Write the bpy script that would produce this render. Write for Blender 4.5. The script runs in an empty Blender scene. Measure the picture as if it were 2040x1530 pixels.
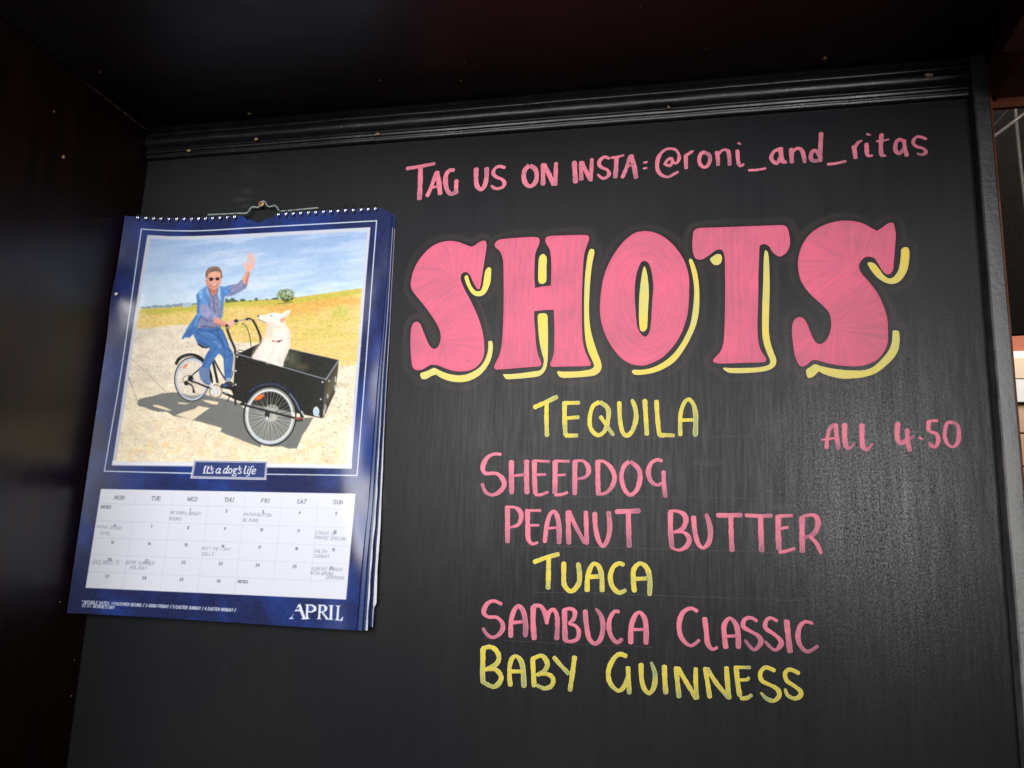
import bpy, bmesh, math, random
import numpy as np
from mathutils import Vector, Matrix
from mathutils.geometry import delaunay_2d_cdt

random.seed(7)
rng = np.random.default_rng(11)
sc = bpy.context.scene
col = sc.collection

# ------------------------------------------------------------------ camera
F = 1615.8
CM = np.array([[0.97558369, -0.03694186, 0.21649888],
               [-0.00693076, 0.9800833, 0.19846585],
               [-0.21951863, -0.19512054, 0.95589724]])
D = 0.72
CAM = np.array([0.5862, -D, 1.600])      # the board is the plane y = 0, its left edge x = 0
cd = bpy.data.cameras.new("camera")
cam = bpy.data.objects.new("camera", cd)
col.objects.link(cam)
cd.sensor_width = 36.0
cd.lens = F / 2040.0 * 36.0
cd.clip_start = 0.02
cd.clip_end = 60.0
r_, d_, f_ = CM
Rw = Matrix(((r_[0], -d_[0], -f_[0]), (r_[2], -d_[2], -f_[2]), (-r_[1], d_[1], f_[1])))
cam.matrix_world = Matrix.Translation(Vector(CAM)) @ Rw.to_4x4()
sc.camera = cam

# ------------------------------------------------------------------ world (dim room)
w = bpy.data.worlds.new("World")
sc.world = w
w.use_nodes = True
w.node_tree.nodes["Background"].inputs[0].default_value = (0.68, 0.82, 1.0, 1)
w.node_tree.nodes["Background"].inputs[1].default_value = 0.024

# ------------------------------------------------------------------ lamps (the windows of the bar)
def area(name, loc, target, sx, sz, power, color, spread=180):
    l = bpy.data.lights.new(name, 'AREA')
    l.shape = 'RECTANGLE'
    l.size = sx
    l.size_y = sz
    l.energy = power
    l.color = color
    l.spread = math.radians(spread)
    o = bpy.data.objects.new(name, l)
    col.objects.link(o)
    o.location = loc
    o.rotation_euler = (Vector(target) - Vector(loc)).to_track_quat('-Z', 'Y').to_euler()
    return o

area("window_light", (0.04, -1.75, 2.02), (0.30, 0, 1.79), 0.70, 0.80, 1.36, (1.0, 0.975, 0.965), 36)
area("side_window_light", (0.86, -2.0, 1.97), (0.40, 0, 1.79), 1.15, 0.80, 2.5, (1.0, 0.98, 0.97), 37)
area("daylight_outside", (2.2, 1.0, 3.6), (1.9, 3.2, 1.8), 1.5, 1.5, 62, (1.0, 0.97, 0.92), 150)

sc.view_settings.view_transform = 'Standard'
sc.view_settings.look = 'None'
sc.view_settings.exposure = 0.0
sc.view_settings.gamma = 1.0
sc.cycles.use_denoising = True
sc.cycles.max_bounces = 6

# ------------------------------------------------------------------ helpers
def ray(px, py):
    v = CM.T @ np.array([(px - 1020) / F, (py - 765) / F, 1.0])
    return np.array([v[0], v[2], -v[1]])
def on_y(px, py, y=0.0):
    v = ray(px, py)
    return CAM + v * ((y - CAM[1]) / v[1])
def on_z(px, py, z):
    v = ray(px, py)
    return CAM + v * ((z - CAM[2]) / v[2])
def project(P):
    d = np.asarray(P) - CAM
    c = np.stack([d[..., 0], -d[..., 2], d[..., 1]], -1) @ CM.T
    return np.stack([1020 + F * c[..., 0] / c[..., 2], 765 + F * c[..., 1] / c[..., 2]], -1)
def tag(o, label=None, cat=None, group=None, kind=None):
    if label: o['label'] = label
    if cat: o['category'] = cat
    if group: o['group'] = group
    if kind: o['kind'] = kind
    return o
def empty(name, loc=(0, 0, 0)):
    o = bpy.data.objects.new(name, None)
    o.empty_display_size = 0.02
    col.objects.link(o)
    o.location = loc
    return o
def link(name, me, mat=None, parent=None, smooth=False):
    o = bpy.data.objects.new(name, me)
    col.objects.link(o)
    if mat: me.materials.append(mat)
    if parent is not None:
        o.parent = parent
        o.matrix_parent_inverse = Matrix.Translation(-parent.location)
    if smooth:
        me.polygons.foreach_set('use_smooth', [True] * len(me.polygons))
    return o
def mesh(name, v, f, mat=None, parent=None, smooth=False):
    me = bpy.data.meshes.new(name)
    me.from_pydata([tuple(map(float, p)) for p in v], [], f)
    me.update()
    return link(name, me, mat, parent, smooth)
def box(name, a, b, mat=None, parent=None, bev=0.0):
    bm = bmesh.new()
    bmesh.ops.create_cube(bm, size=1)
    for v in bm.verts:
        v.co = Vector([(a[i] + b[i]) / 2 + v.co[i] * (b[i] - a[i]) for i in range(3)])
    if bev:
        bmesh.ops.bevel(bm, geom=bm.edges[:], offset=bev, segments=2, affect='EDGES', profile=0.5)
    me = bpy.data.meshes.new(name)
    bm.to_mesh(me)
    bm.free()
    return link(name, me, mat, parent)
def catmull(P, closed=False, step=None, corners=(), n=6):
    P = [np.array(p, float) for p in P]
    m = len(P)
    out = []
    T = []
    for i in range(m):
        if i in corners: T.append(None); continue
        a = P[(i - 1) % m] if closed or i > 0 else P[i]
        b = P[(i + 1) % m] if closed or i < m - 1 else P[i]
        T.append((b - a) / 2)
    for i in range(m if closed else m - 1):
        p0, p1 = P[i], P[(i + 1) % m]
        t0, t1 = T[i], T[(i + 1) % m]
        if t0 is None: t0 = (p1 - p0)
        if t1 is None: t1 = (p1 - p0)
        L = np.linalg.norm((p1 - p0)[:2])
        L0, L1 = np.linalg.norm(t0[:2]), np.linalg.norm(t1[:2])
        if L0 > 1.1 * L: t0 = t0 * (1.1 * L / L0)
        if L1 > 1.1 * L: t1 = t1 * (1.1 * L / L1)
        k = n if step is None else max(1, int(L / step))
        for j in range(k):
            s = j / k
            out.append((2*s**3 - 3*s**2 + 1) * p0 + (s**3 - 2*s**2 + s) * t0 + (-2*s**3 + 3*s**2) * p1 + (s**3 - s**2) * t1)
    if not closed: out.append(P[-1])
    return np.array(out)
def tube(name, P, r, mat, parent=None, seg=10, ends=True):
    P = [Vector(p) for p in P]
    v, f = [], []
    up = Vector((0.13, 0.2, 1)).normalized()
    for i, p in enumerate(P):
        t = (P[min(i + 1, len(P) - 1)] - P[max(i - 1, 0)]).normalized()
        a = t.cross(up)
        if a.length < 1e-3: a = t.cross(Vector((1, 0, 0)))
        a.normalize()
        b = t.cross(a)
        for k in range(seg):
            q = 2 * math.pi * k / seg
            v.append(p + (a * math.cos(q) + b * math.sin(q)) * r)
    for i in range(len(P) - 1):
        for k in range(seg):
            k2 = (k + 1) % seg
            f.append((i * seg + k, i * seg + k2, (i + 1) * seg + k2, (i + 1) * seg + k))
    if ends:
        f.append(tuple(range(seg)))
        f.append(tuple(reversed(range((len(P) - 1) * seg, len(P) * seg))))
    return mesh(name, v, f, mat, parent, True)

# ------------------------------------------------------------------ materials
def s2l(c):
    return tuple((x / 255 / 12.92 if x <= 10.3 else ((x / 255 + .055) / 1.055) ** 2.4) for x in c) + (1,)
class NT:
    def __init__(self, name):
        self.m = bpy.data.materials.new(name)
        self.m.use_nodes = True
        self.t = self.m.node_tree
        self.b = self.t.nodes['Principled BSDF']
    def n(self, typ, **kw):
        nd = self.t.nodes.new('ShaderNode' + typ)
        for k, v in kw.items():
            if k.startswith('i_'):
                nd.inputs[k[2:].replace('_', ' ')].default_value = v
            else: setattr(nd, k, v)
        return nd
    def l(self, a, b): self.t.links.new(a, b)
    def coords(self, scale=(1, 1, 1), src='Object'):
        tc = self.n('TexCoord')
        mp = self.n('Mapping')
        mp.inputs['Scale'].default_value = scale
        self.l(tc.outputs[src], mp.inputs[0])
        return mp.outputs[0]
    def noise(self, vec, scale, detail=4, rough=.55, dist=0):
        nd = self.n('TexNoise')
        nd.inputs['Scale'].default_value = scale
        nd.inputs['Detail'].default_value = detail
        nd.inputs['Roughness'].default_value = rough
        nd.inputs['Distortion'].default_value = dist
        self.l(vec, nd.inputs['Vector'])
        return nd.outputs[0]
    def ramp(self, src, stops):
        r = self.n('ValToRGB')
        e = r.color_ramp.elements
        while len(e) < len(stops): e.new(0.5)
        for k, (p, c) in enumerate(stops):
            e[k].position = p
            e[k].color = c if len(c) == 4 else tuple(c) + (1,)
        self.l(src, r.inputs[0])
        return r.outputs[0]
    def val(self, src, a, b, c=0., d=1.):
        m = self.n('MapRange')
        self.l(src, m.inputs[0])
        for i, x in enumerate((a, b, c, d)): m.inputs[i + 1].default_value = x
        return m.outputs[0]
    def mix(self, f, a, b, mode='MIX'):
        m = self.n('Mix', data_type='RGBA', blend_type=mode)
        for s, x in ((m.inputs[0], f), (m.inputs[6], a), (m.inputs[7], b)):
            if hasattr(x, 'is_linked'): self.l(x, s)
            else: s.default_value = x
        return m.outputs[2]
    def math(self, op, a, b=0.0):
        m = self.n('Math', operation=op)
        for i, x in enumerate((a, b)):
            if hasattr(x, 'is_linked'): self.l(x, m.inputs[i])
            else: m.inputs[i].default_value = x
        return m.outputs[0]
    def attr(self, name, out='Fac'):
        a = self.n('Attribute', attribute_name=name)
        return a.outputs[out]
    def bump(self, h, strength, dist):
        b = self.n('Bump')
        b.inputs['Strength'].default_value = strength
        b.inputs['Distance'].default_value = dist
        self.l(h, b.inputs['Height'])
        return b.outputs[0]
    def set(self, **kw):
        for k, v in kw.items():
            s = self.b.inputs[k.replace('_', ' ')]
            if hasattr(v, 'is_linked'): self.l(v, s)
            else: s.default_value = v
        return self.m

def board_mat():
    m = NT('black_board_paint')
    ob = m.coords()
    st = m.noise(m.coords((330, 330, 22)), 1, 5, .70)          # vertical brush strokes
    st2 = m.noise(m.coords((60, 60, 3.5)), 1, 3, .5)
    cl = m.noise(ob, 5, 3, .5)
    gr = m.noise(ob, 620, 3, .7)
    gr2 = m.noise(ob, 260, 2, .5)
    sk = m.attr('streak')
    base = m.mix(m.val(cl, .35, .65), (.0180, .0192, .0214, 1), (.0238, .0240, .0248, 1))
    base = m.mix(m.math('MULTIPLY', sk, m.val(st, .50, .80, 0, .28)), base, (.045, .044, .042, 1))
    base = m.mix(m.attr('halo'), base, (.044, .037, .035, 1))
    base = m.mix(m.attr('scuff'), base, (.075, .08, .08, 1))
    spots = m.noise(ob, 55, 1, .4)
    base = m.mix(m.val(spots, .84, .86, 0, .3), base, (.10, .10, .095, 1))
    rough = m.val(st2, .3, .7, .25, .34)
    fl = m.noise(m.coords((1.1, 1, .7)), 640, 5, .8)
    ga = m.attr('grain')
    spec = m.math('ADD', m.math('ADD', .085, m.math('MULTIPLY', sk, m.val(st, .40, .66, -.02, .05))), m.math('MULTIPLY', ga, m.val(fl, .42, .76, -.05, .52)))
    base = m.mix(m.math('MULTIPLY', ga, m.val(fl, .52, .70)), base, (.030, .031, .030, 1))
    h = m.math('ADD', m.math('MULTIPLY', gr, 1.2), m.math('ADD', m.math('MULTIPLY', gr2, .35), m.math('MULTIPLY', st, .6)))
    return m.set(Base_Color=base, Roughness=rough, Specular_IOR_Level=spec, Normal=m.bump(h, .20, .0004))

def paint_mat(name, full, thin, rim):
    m = NT(name)
    ob = m.coords()
    n1 = m.noise(ob, 90, 4, .6)
    n2 = m.noise(ob, 420, 2, .6)
    dens = m.math('ADD', m.attr('dens'), m.math('ADD', m.val(n1, .3, .7, -.38, .26), m.val(n2, .3, .7, -.07, .07)))
    dens.node.use_clamp = True
    c = m.mix(dens, thin, full)
    e = m.val(m.attr('edge'), .62, .97, 0, .62)
    c = m.mix(e, c, rim)
    return m.set(Base_Color=c, Roughness=.55, Specular_IOR_Level=.3, Normal=m.bump(n1, .15, .0002))

def fill_mat(name, full, thin):
    m = NT(name)
    ob = m.coords()
    u = m.attr('along')
    v = m.attr('across')
    cb = m.n('CombineXYZ')
    m.l(m.math('MULTIPLY', u, 330), cb.inputs[0])
    m.l(m.math('MULTIPLY', v, 34), cb.inputs[1])
    s1 = m.noise(cb.outputs[0], 1, 4, .65)
    n = m.noise(ob, 22, 3, .6)
    n3 = m.noise(ob, 9, 2, .5)
    k = m.math('ADD', m.math('MULTIPLY', s1, .55), m.math('ADD', m.math('MULTIPLY', n, .35), m.math('MULTIPLY', n3, .25)))
    n8 = m.noise(ob, 14, 2, .5)
    k = m.math('ADD', k, m.val(n8, .35, .65, -.05, .05))
    dens = m.val(k, .36, .74, 1, 0)
    dens = m.math('MAXIMUM', dens, m.val(m.attr('edge'), .55, .95))
    c = m.mix(dens, thin, full)
    sp = m.noise(ob, 150, 1, .5)
    c = m.mix(m.val(sp, .73, .80, 0, .5), c, (.28, .10, .15, 1))
    return m.set(Base_Color=c, Roughness=.55, Specular_IOR_Level=.3, Normal=m.bump(s1, .2, .0002))

def wood_mat(name, a, b, rough=.22, axis=(3, 3, 60), spec=.5):
    m = NT(name)
    g = m.noise(m.coords(axis), 1, 5, .6, .4)
    n2 = m.noise(m.coords(), 8, 3)
    c = m.mix(m.val(g, .35, .7), a, b)
    r = m.val(n2, .3, .7, rough * .8, rough * 1.4)
    return m.set(Base_Color=c, Roughness=r, Specular_IOR_Level=spec, Normal=m.bump(m.noise(m.coords(axis), 2, 3), .12, .0006))

def simple(name, c, rough=.5, metal=0., var=.15, sc_=60, spec=.5, bump=.1):
    m = NT(name)
    n = m.noise(m.coords(), sc_, 4, .6)
    c1 = tuple(x * (1 - var) for x in c[:3]) + (1,)
    c2 = tuple(min(1, x * (1 + var)) for x in c[:3]) + (1,)
    return m.set(Base_Color=m.mix(n, c1, c2), Roughness=m.val(n, .2, .8, rough * .85, rough * 1.15), Metallic=metal,
                 Specular_IOR_Level=spec, Normal=m.bump(n, bump, .0005))

M_board = board_mat()
M_pinkpen = paint_mat('pink_paint_marker', (.90, .225, .310, 1), (.36, .135, .20, 1), (.80, .26, .34, 1))
M_yelpen = paint_mat('yellow_paint_marker', (.85, .66, .045, 1), (.34, .40, .15, 1), (.88, .84, .33, 1))
M_pinkfill = fill_mat('pink_letter_paint', (.94, .140, .250, 1), (.50, .120, .195, 1))
M_yelfill = paint_mat('yellow_shadow_paint', (.87, .66, .10, 1), (.62, .62, .22, 1), (.90, .80, .40, 1))
M_guide = simple('faint_red_chalk', (.030, .013, .013), .5, var=.6, sc_=150, spec=.4)
M_line = simple('faint_red_outline', (.13, .05, .055), .8, var=.5, sc_=200)
M_wall = wood_mat('dark_mahogany_varnish', (.0070, .0025, .0014, 1), (.0180, .0062, .0034, 1), .32, (60, 60, 4), .40)
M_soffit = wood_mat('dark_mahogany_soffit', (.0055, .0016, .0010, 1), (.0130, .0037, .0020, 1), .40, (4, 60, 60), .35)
M_chip = simple('bare_wood_chip', (.42, .25, .13), .7, var=.4, sc_=500)
M_brass = simple('brass', (.80, .50, .25), .35, .3, var=.3, sc_=700)
M_brassd = simple('brass_recess', (.12, .06, .02), .5, .6, var=.3, sc_=700)
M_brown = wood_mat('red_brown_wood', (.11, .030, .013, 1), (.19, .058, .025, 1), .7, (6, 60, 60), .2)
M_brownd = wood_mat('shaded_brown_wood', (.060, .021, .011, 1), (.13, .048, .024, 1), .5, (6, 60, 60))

def gloss_black():
    m = NT('black_gloss_trim')
    n = m.noise(m.coords(), 70, 5, .65)
    n2 = m.noise(m.coords(), 18, 3)
    h = m.math('ADD', n, m.math('MULTIPLY', n2, 1.5))
    return m.set(Base_Color=m.mix(m.val(n, .35, .7), (.006, .0065, .008, 1), (.013, .013, .0155, 1)), Roughness=m.val(n2, .3, .7, .22, .38),
                 Specular_IOR_Level=.5, Normal=m.bump(h, .35, .0012))
M_trim = gloss_black()
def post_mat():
    m = NT('black_post_paint')
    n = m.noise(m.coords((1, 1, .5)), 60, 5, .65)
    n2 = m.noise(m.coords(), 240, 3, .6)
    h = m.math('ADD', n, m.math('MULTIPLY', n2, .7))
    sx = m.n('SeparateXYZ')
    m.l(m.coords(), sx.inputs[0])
    sheen_mask = m.math('MULTIPLY', m.val(sx.outputs[2], 1.50, 1.90, 1, 0), m.val(n, .30, .62, .35, 1))  # post paler towards the bottom: reflected brightness painted into the colour
    return m.set(Base_Color=m.mix(sheen_mask, m.mix(m.val(n, .35, .7), (.012, .013, .015, 1), (.028, .028, .030, 1)), (.36, .36, .35, 1)), Roughness=m.val(n, .3, .7, .38, .52),
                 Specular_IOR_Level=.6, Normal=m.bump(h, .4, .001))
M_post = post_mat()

# ------------------------------------------------------------------ the room shell
ZS = 2.0343                                            # underside of the soffit
XW = -0.0010                                          # face of the side wall
DEP = 0.40
def slab(name, a, b, mat, **kw):
    o = box(name, a, b, mat, bev=.0015)
    tag(o, **kw)
    return o
XR = float(on_y(1981.5, 865)[0])                       # right edge of the board (= left face of the post)
slab('side_wall', (XW - .03, -DEP, .9), (XW, 0.03, ZS + .06), M_wall, kind='structure')
slab('ceiling', (XW + .001, -DEP, ZS), (XR + .022, .03, ZS + .05), M_soffit, kind='structure')


# ------------------------------------------------------------------ the lettering: traced strokes (zone origin + scale, then letters)
ZONE = {'a': (790, 240, 3.778), 'b': (1330, 220, 3.778), 'at': (1290, 280, 10.2), 'tq': (1040, 770, 5.1), 'sd': (940, 890, 5.1),
        'pn': (990, 1000, 6.182), 'bt': (1310, 1000, 5.829), 'al': (1620, 820, 6.375), 'tu': (1050, 1090, 7.556),
        'sb': (940, 1180, 5.514), 'cl': (1330, 1190, 6.375), 'ba': (940, 1270, 8.87), 'gu': (1190, 1280, 4.744),
        'C': (800, 440, 4.5), 'D': (1180, 420, 4.5), 'E': (1540, 420, 4.37)}
# one letter per line: strokes separated by |, each  width: x,y[,w] ...
LET = {
('a', 'p'): """26:78,362 180,345 285,325|36:180,350 178,470 172,592
28:230,570 265,490 296,400 306,386|36:303,390 318,460 328,552|18:262,510 325,488
28:432,374 400,376 375,405,34 368,455,36 378,515,34 405,552,30 440,545|32:450,455 447,545
34:600,362 598,430 605,490 635,520,30 663,490 677,430 678,358
24:815,355 775,345 740,362 728,398,30 750,425 790,442 812,468,30 800,500 765,513 735,508 715,492,18
34:1000,338 966,372 957,425 972,475 1006,496,30 1040,472 1055,425 1045,368 1003,338
34:1103,332 1103,480|34:1112,335 1150,410 1180,480|32:1200,322 1195,485
36:1338,312 1347,465
32:1390,312 1390,445|30:1396,315 1425,380 1460,450|30:1470,295 1462,450
24:1600,285 1565,275 1532,298,30 1524,330,30 1545,354 1585,372 1600,398,30 1585,425 1550,435 1515,408,18
20:1618,280 1660,275 1708,262|34:1655,285 1652,360 1645,430
28:1700,428 1732,350 1755,275 1765,265|36:1765,268 1785,330 1802,428|18:1725,352 1785,330
16:1860,318 1885,313
16:1858,362 1883,357""",
('at', 'p'): """62:495,480,50 440,505 350,480,62 370,440 430,375 490,365,70 500,420 480,500 430,520|60:490,380 540,450 590,460 640,370,76 630,270 570,190,66 450,165,56 330,205,66 230,330,84 195,480,86 215,620,80 300,710,66 420,740,60 520,690 615,640
80:775,300 780,440 785,565|70:790,300 850,260 900,225 935,205,24
80:1170,240 1090,260 1050,370 1070,480 1150,545,60 1230,500 1270,380 1250,290 1150,240
80:1405,230 1430,380 1430,500|60:1430,300 1500,210 1580,185 1640,220,80 1660,330,84 1668,490,80
80:1825,200 1835,350 1850,470 1890,520,60 1950,480,50|46:1845,52 1890,72""",
('b', 'p'): """20:610,450 670,448 738,436
34:850,290 800,310,26 780,360 820,400,26 850,350|36:850,285 855,340 868,385 895,390,20
34:930,290 935,390|28:940,310 975,285 1010,300,32 1025,350,34 1032,390
28:1155,360 1110,300 1080,330,32 1085,375,30 1130,380|34:1155,175 1150,280 1148,378
22:1205,405 1270,398 1340,382
34:1402,268 1415,360|26:1410,275 1435,240 1462,228,18
32:1497,250 1503,335 1530,342,22 1545,338,14|18:1500,178 1525,185
34:1610,182 1605,270 1612,335 1640,340,18|18:1575,232 1620,228 1662,218
28:1785,240 1750,218 1720,240,32 1715,300,32 1745,325 1775,290|32:1780,225 1785,280 1800,340
24:1945,215 1900,198 1865,205 1848,240,30 1870,270 1920,285 1945,310,30 1920,332 1880,325,18""",
('tq', 'y'): """44:125,212 240,160 355,105|44:250,170 248,330 254,498
46:432,160 432,320 440,490|40:440,168 575,165|38:450,322 575,312|42:445,500 560,498
42:790,158 720,200 688,320 700,430 770,495 840,450 875,330,46 870,220,48 790,158|38:800,310 860,400 925,490
44:988,165 995,330 1020,460 1065,500 1120,450,46 1158,330,48 1150,220,46 1120,140,36
46:1247,140 1257,300 1268,485
46:1365,145 1375,300 1388,440 1400,490 1440,497|42:1420,492 1540,498
42:1608,490 1608,300 1640,180 1690,130,38 1740,180,44 1765,300,50 1760,490,50|38:1610,342 1740,340""",
('sd', 'p'): """30:295,78 220,75 150,120,44 110,210,50 140,270,38 240,270,34 300,310,44 330,380,50 290,450,46 210,490,32 140,460,34 105,380,34
52:402,155 402,310 405,465|52:556,150 556,310 560,465|28:410,298 550,282
50:636,150 636,310 645,470|28:640,142 785,150|28:660,285 745,282|32:650,490 700,488 770,462
52:846,150 845,310 843,470|30:850,145 985,148|26:860,290 945,285|32:850,490 910,485 970,466
50:1048,150 1046,310 1045,475|30:1060,145 1130,145 1180,200,50 1185,260,50 1150,310,34 1080,325,26
50:1280,150 1280,310 1285,480|32:1290,148 1340,150 1410,210,46 1450,310,50 1420,410,46 1360,470,36 1290,482
40:1600,150 1545,200,46 1520,310,46 1550,430,46 1610,490,38 1680,430,48 1710,310,52 1690,220,46 1610,150
36:1930,145 1880,132 1820,170,44 1792,260,50 1820,350,44 1880,390,32 1930,370|46:1948,255 1952,380 1965,505""",
('pn', 'p'): """60:130,80 130,280 132,490|36:110,65 210,65 280,110,56 298,190,60 260,280,44 160,315,28
60:376,110 380,300 385,450 430,515,40 500,500,30|34:360,105 535,106|32:400,290 515,286
50:590,490 610,300,56 650,160 700,115,44 740,170,56 765,300,62 765,500,60|30:620,325 750,315
62:878,120 880,300 885,510|50:890,120 980,320 1080,500|60:1095,125 1100,300 1105,510
60:1203,140 1215,320 1250,470,56 1305,545,44 1360,470,56 1390,320,62 1375,130,60
58:1470,120 1600,115 1750,110|64:1618,140 1622,350 1630,540""",
('bt', 'p'): """60:150,120 150,330 165,520|38:140,110 220,105 300,140,56 330,210,66 290,310,54 190,350,34|34:190,352 290,350 350,390,56 368,450,60 330,520,54 250,560,36 165,535
58:417,170 435,350 470,480,54 525,535,40 590,480,58 615,370,62 600,250,60 565,145,46
54:700,155 840,155 965,152|60:850,170 855,370 865,560
46:1030,155 1170,162 1315,160|64:1195,170 1200,370 1208,565
64:1402,170 1400,350 1410,540|44:1420,165 1560,158|40:1430,310 1510,295|42:1415,585 1500,570 1590,540
64:1678,180 1678,380 1680,575|42:1690,170 1780,150 1840,170,60 1865,250,66 1830,350,60 1760,400,40 1700,410|50:1780,410 1850,490 1895,590""",
('al', 'p'): """50:168,462 180,330 210,220 270,160,46|60:285,165 300,320 320,475,56|30:110,358 200,350 300,325
66:400,165 400,300 415,430 460,465,44 520,405,36
66:617,165 620,320 630,440 680,485,46 750,410,36
66:1075,150 1065,290 1080,370 1110,405,50 1180,370 1280,310,30|62:1195,230 1200,370 1225,490
36:1350,330 1385,350
36:1580,118 1500,115 1460,125|60:1468,135 1462,220 1500,262,44 1560,280,52 1590,360,62 1550,450,46 1500,430 1475,395,34
42:1770,135 1700,150,48 1670,290,52 1700,400,50 1775,450,40 1840,380,56 1850,260,56 1830,170,46 1770,135""",
('tu', 'y'): """62:105,225 280,160 475,105|72:325,180 322,400 316,620
74:553,240 553,400 560,560 630,655,70 700,650,70 780,540,74 790,400,74 770,255,66
74:905,655 912,450 960,300,70 1020,245,56 1090,310,74 1125,450,74 1130,660,70|66:930,450 1100,440
60:1450,265 1385,245 1300,300,70 1252,450,74 1290,600,74 1385,685,66 1480,650,56
74:1615,655 1598,480 1610,330,72 1700,245,62 1800,310,74 1848,480,76 1845,710,70|62:1620,480 1820,470""",
('sb', 'p'): """34:325,130 240,95 165,130,48 130,220,52 180,270,36 270,275,34 330,330,46 340,400,52 290,470,44 220,495,36 160,455,38 125,400,38
52:428,480 430,330 460,210 512,150,44 565,210,54 590,340,58 588,475,52|36:450,335 580,320
58:675,160 672,330 685,510|44:680,150 750,150 800,220,52 822,340,44|44:822,340 850,220 900,190 935,260,52 940,380,54 932,510,54
58:1018,200 1020,370 1025,520|40:1010,195 1080,180 1130,210,50 1120,290,46 1065,340,34|36:1070,345 1140,370 1175,430,50 1160,510,48 1090,540,36 1020,530
54:1246,210 1260,370 1290,510,52 1355,565,42 1415,510,54 1440,380,54 1420,260,50 1365,185,30
38:1615,215 1570,210 1520,280,50 1505,380,54 1530,480,50 1590,550,42 1650,515,40
56:1745,555 1750,380 1790,260,52 1840,220,42 1895,280,54 1915,400,60 1912,560,56|34:1780,410 1900,408""",
('cl', 'p'): """46:375,175 290,140 190,200,60 145,350,66 175,510,60 290,615,42 400,545,40
66:470,265 490,420 510,590 570,660,46 630,635,34
66:740,640 720,480 720,350 790,265,44 870,350,66 895,480,72 898,640,62|40:740,495 880,490
42:1130,300 1060,260 980,280,58 960,370,60 1050,430,44 1150,490,56 1185,570,66 1110,665,44 1040,620 985,545,36
42:1390,300 1310,262 1250,300,56 1245,390,58 1340,460,50 1430,540,60 1440,600,66 1370,670,42 1290,620 1240,560,32
72:1512,300 1530,480 1555,690
42:1840,330 1750,310 1680,370,62 1655,500,66 1690,620,60 1780,690,44 1905,620,44""",
('ba', 'y'): """88:195,210 195,400 190,600 195,790|76:190,200 320,165 430,230,84 480,360,86 420,480,80 240,565,60|68:250,565 400,560 480,620,84 520,710,88 470,820,84 370,870,76 200,790
80:680,840 665,700 665,540,74 700,390 770,330,66 860,400,86 905,560,92 920,860,88|66:680,600 890,600
84:1075,390 1085,600 1100,860|72:1070,380 1220,320 1300,380,84 1335,490,88 1270,600,74 1150,660,56|64:1160,660 1290,640 1400,680,80 1440,760,84 1400,860,80 1280,900,70 1160,850
72:1450,350 1570,490 1710,640|84:1815,350 1780,620 1735,930""",
('gu', 'y'): """40:275,130 210,110 150,160,44 105,270,46 120,380,44 195,455,36 250,420,40 290,320|44:290,235 295,350 302,480
46:413,205 418,340 440,430,44 490,480,38 535,420,46 545,300,46 510,190,26
48:634,225 637,340 647,475
46:745,240 757,370 772,510|44:765,245 850,390 930,525|44:930,245 930,370 940,525
44:1020,245 1040,370 1062,515|44:1040,250 1130,390 1240,520|48:1220,240 1230,380 1243,520
46:1312,240 1325,370 1345,500|32:1300,235 1440,236|32:1330,355 1420,350 1430,335|38:1360,528 1410,525 1455,500
38:1675,265 1590,235 1540,290,42 1555,360,40 1630,400,36 1700,440,44 1720,500,46 1670,550,38 1600,530 1545,475,22
38:1905,290 1820,255 1775,290,44 1790,360,40 1860,410,38 1920,460,44 1920,500,44 1870,530,40 1800,500,36 1775,440,26""",
}
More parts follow.
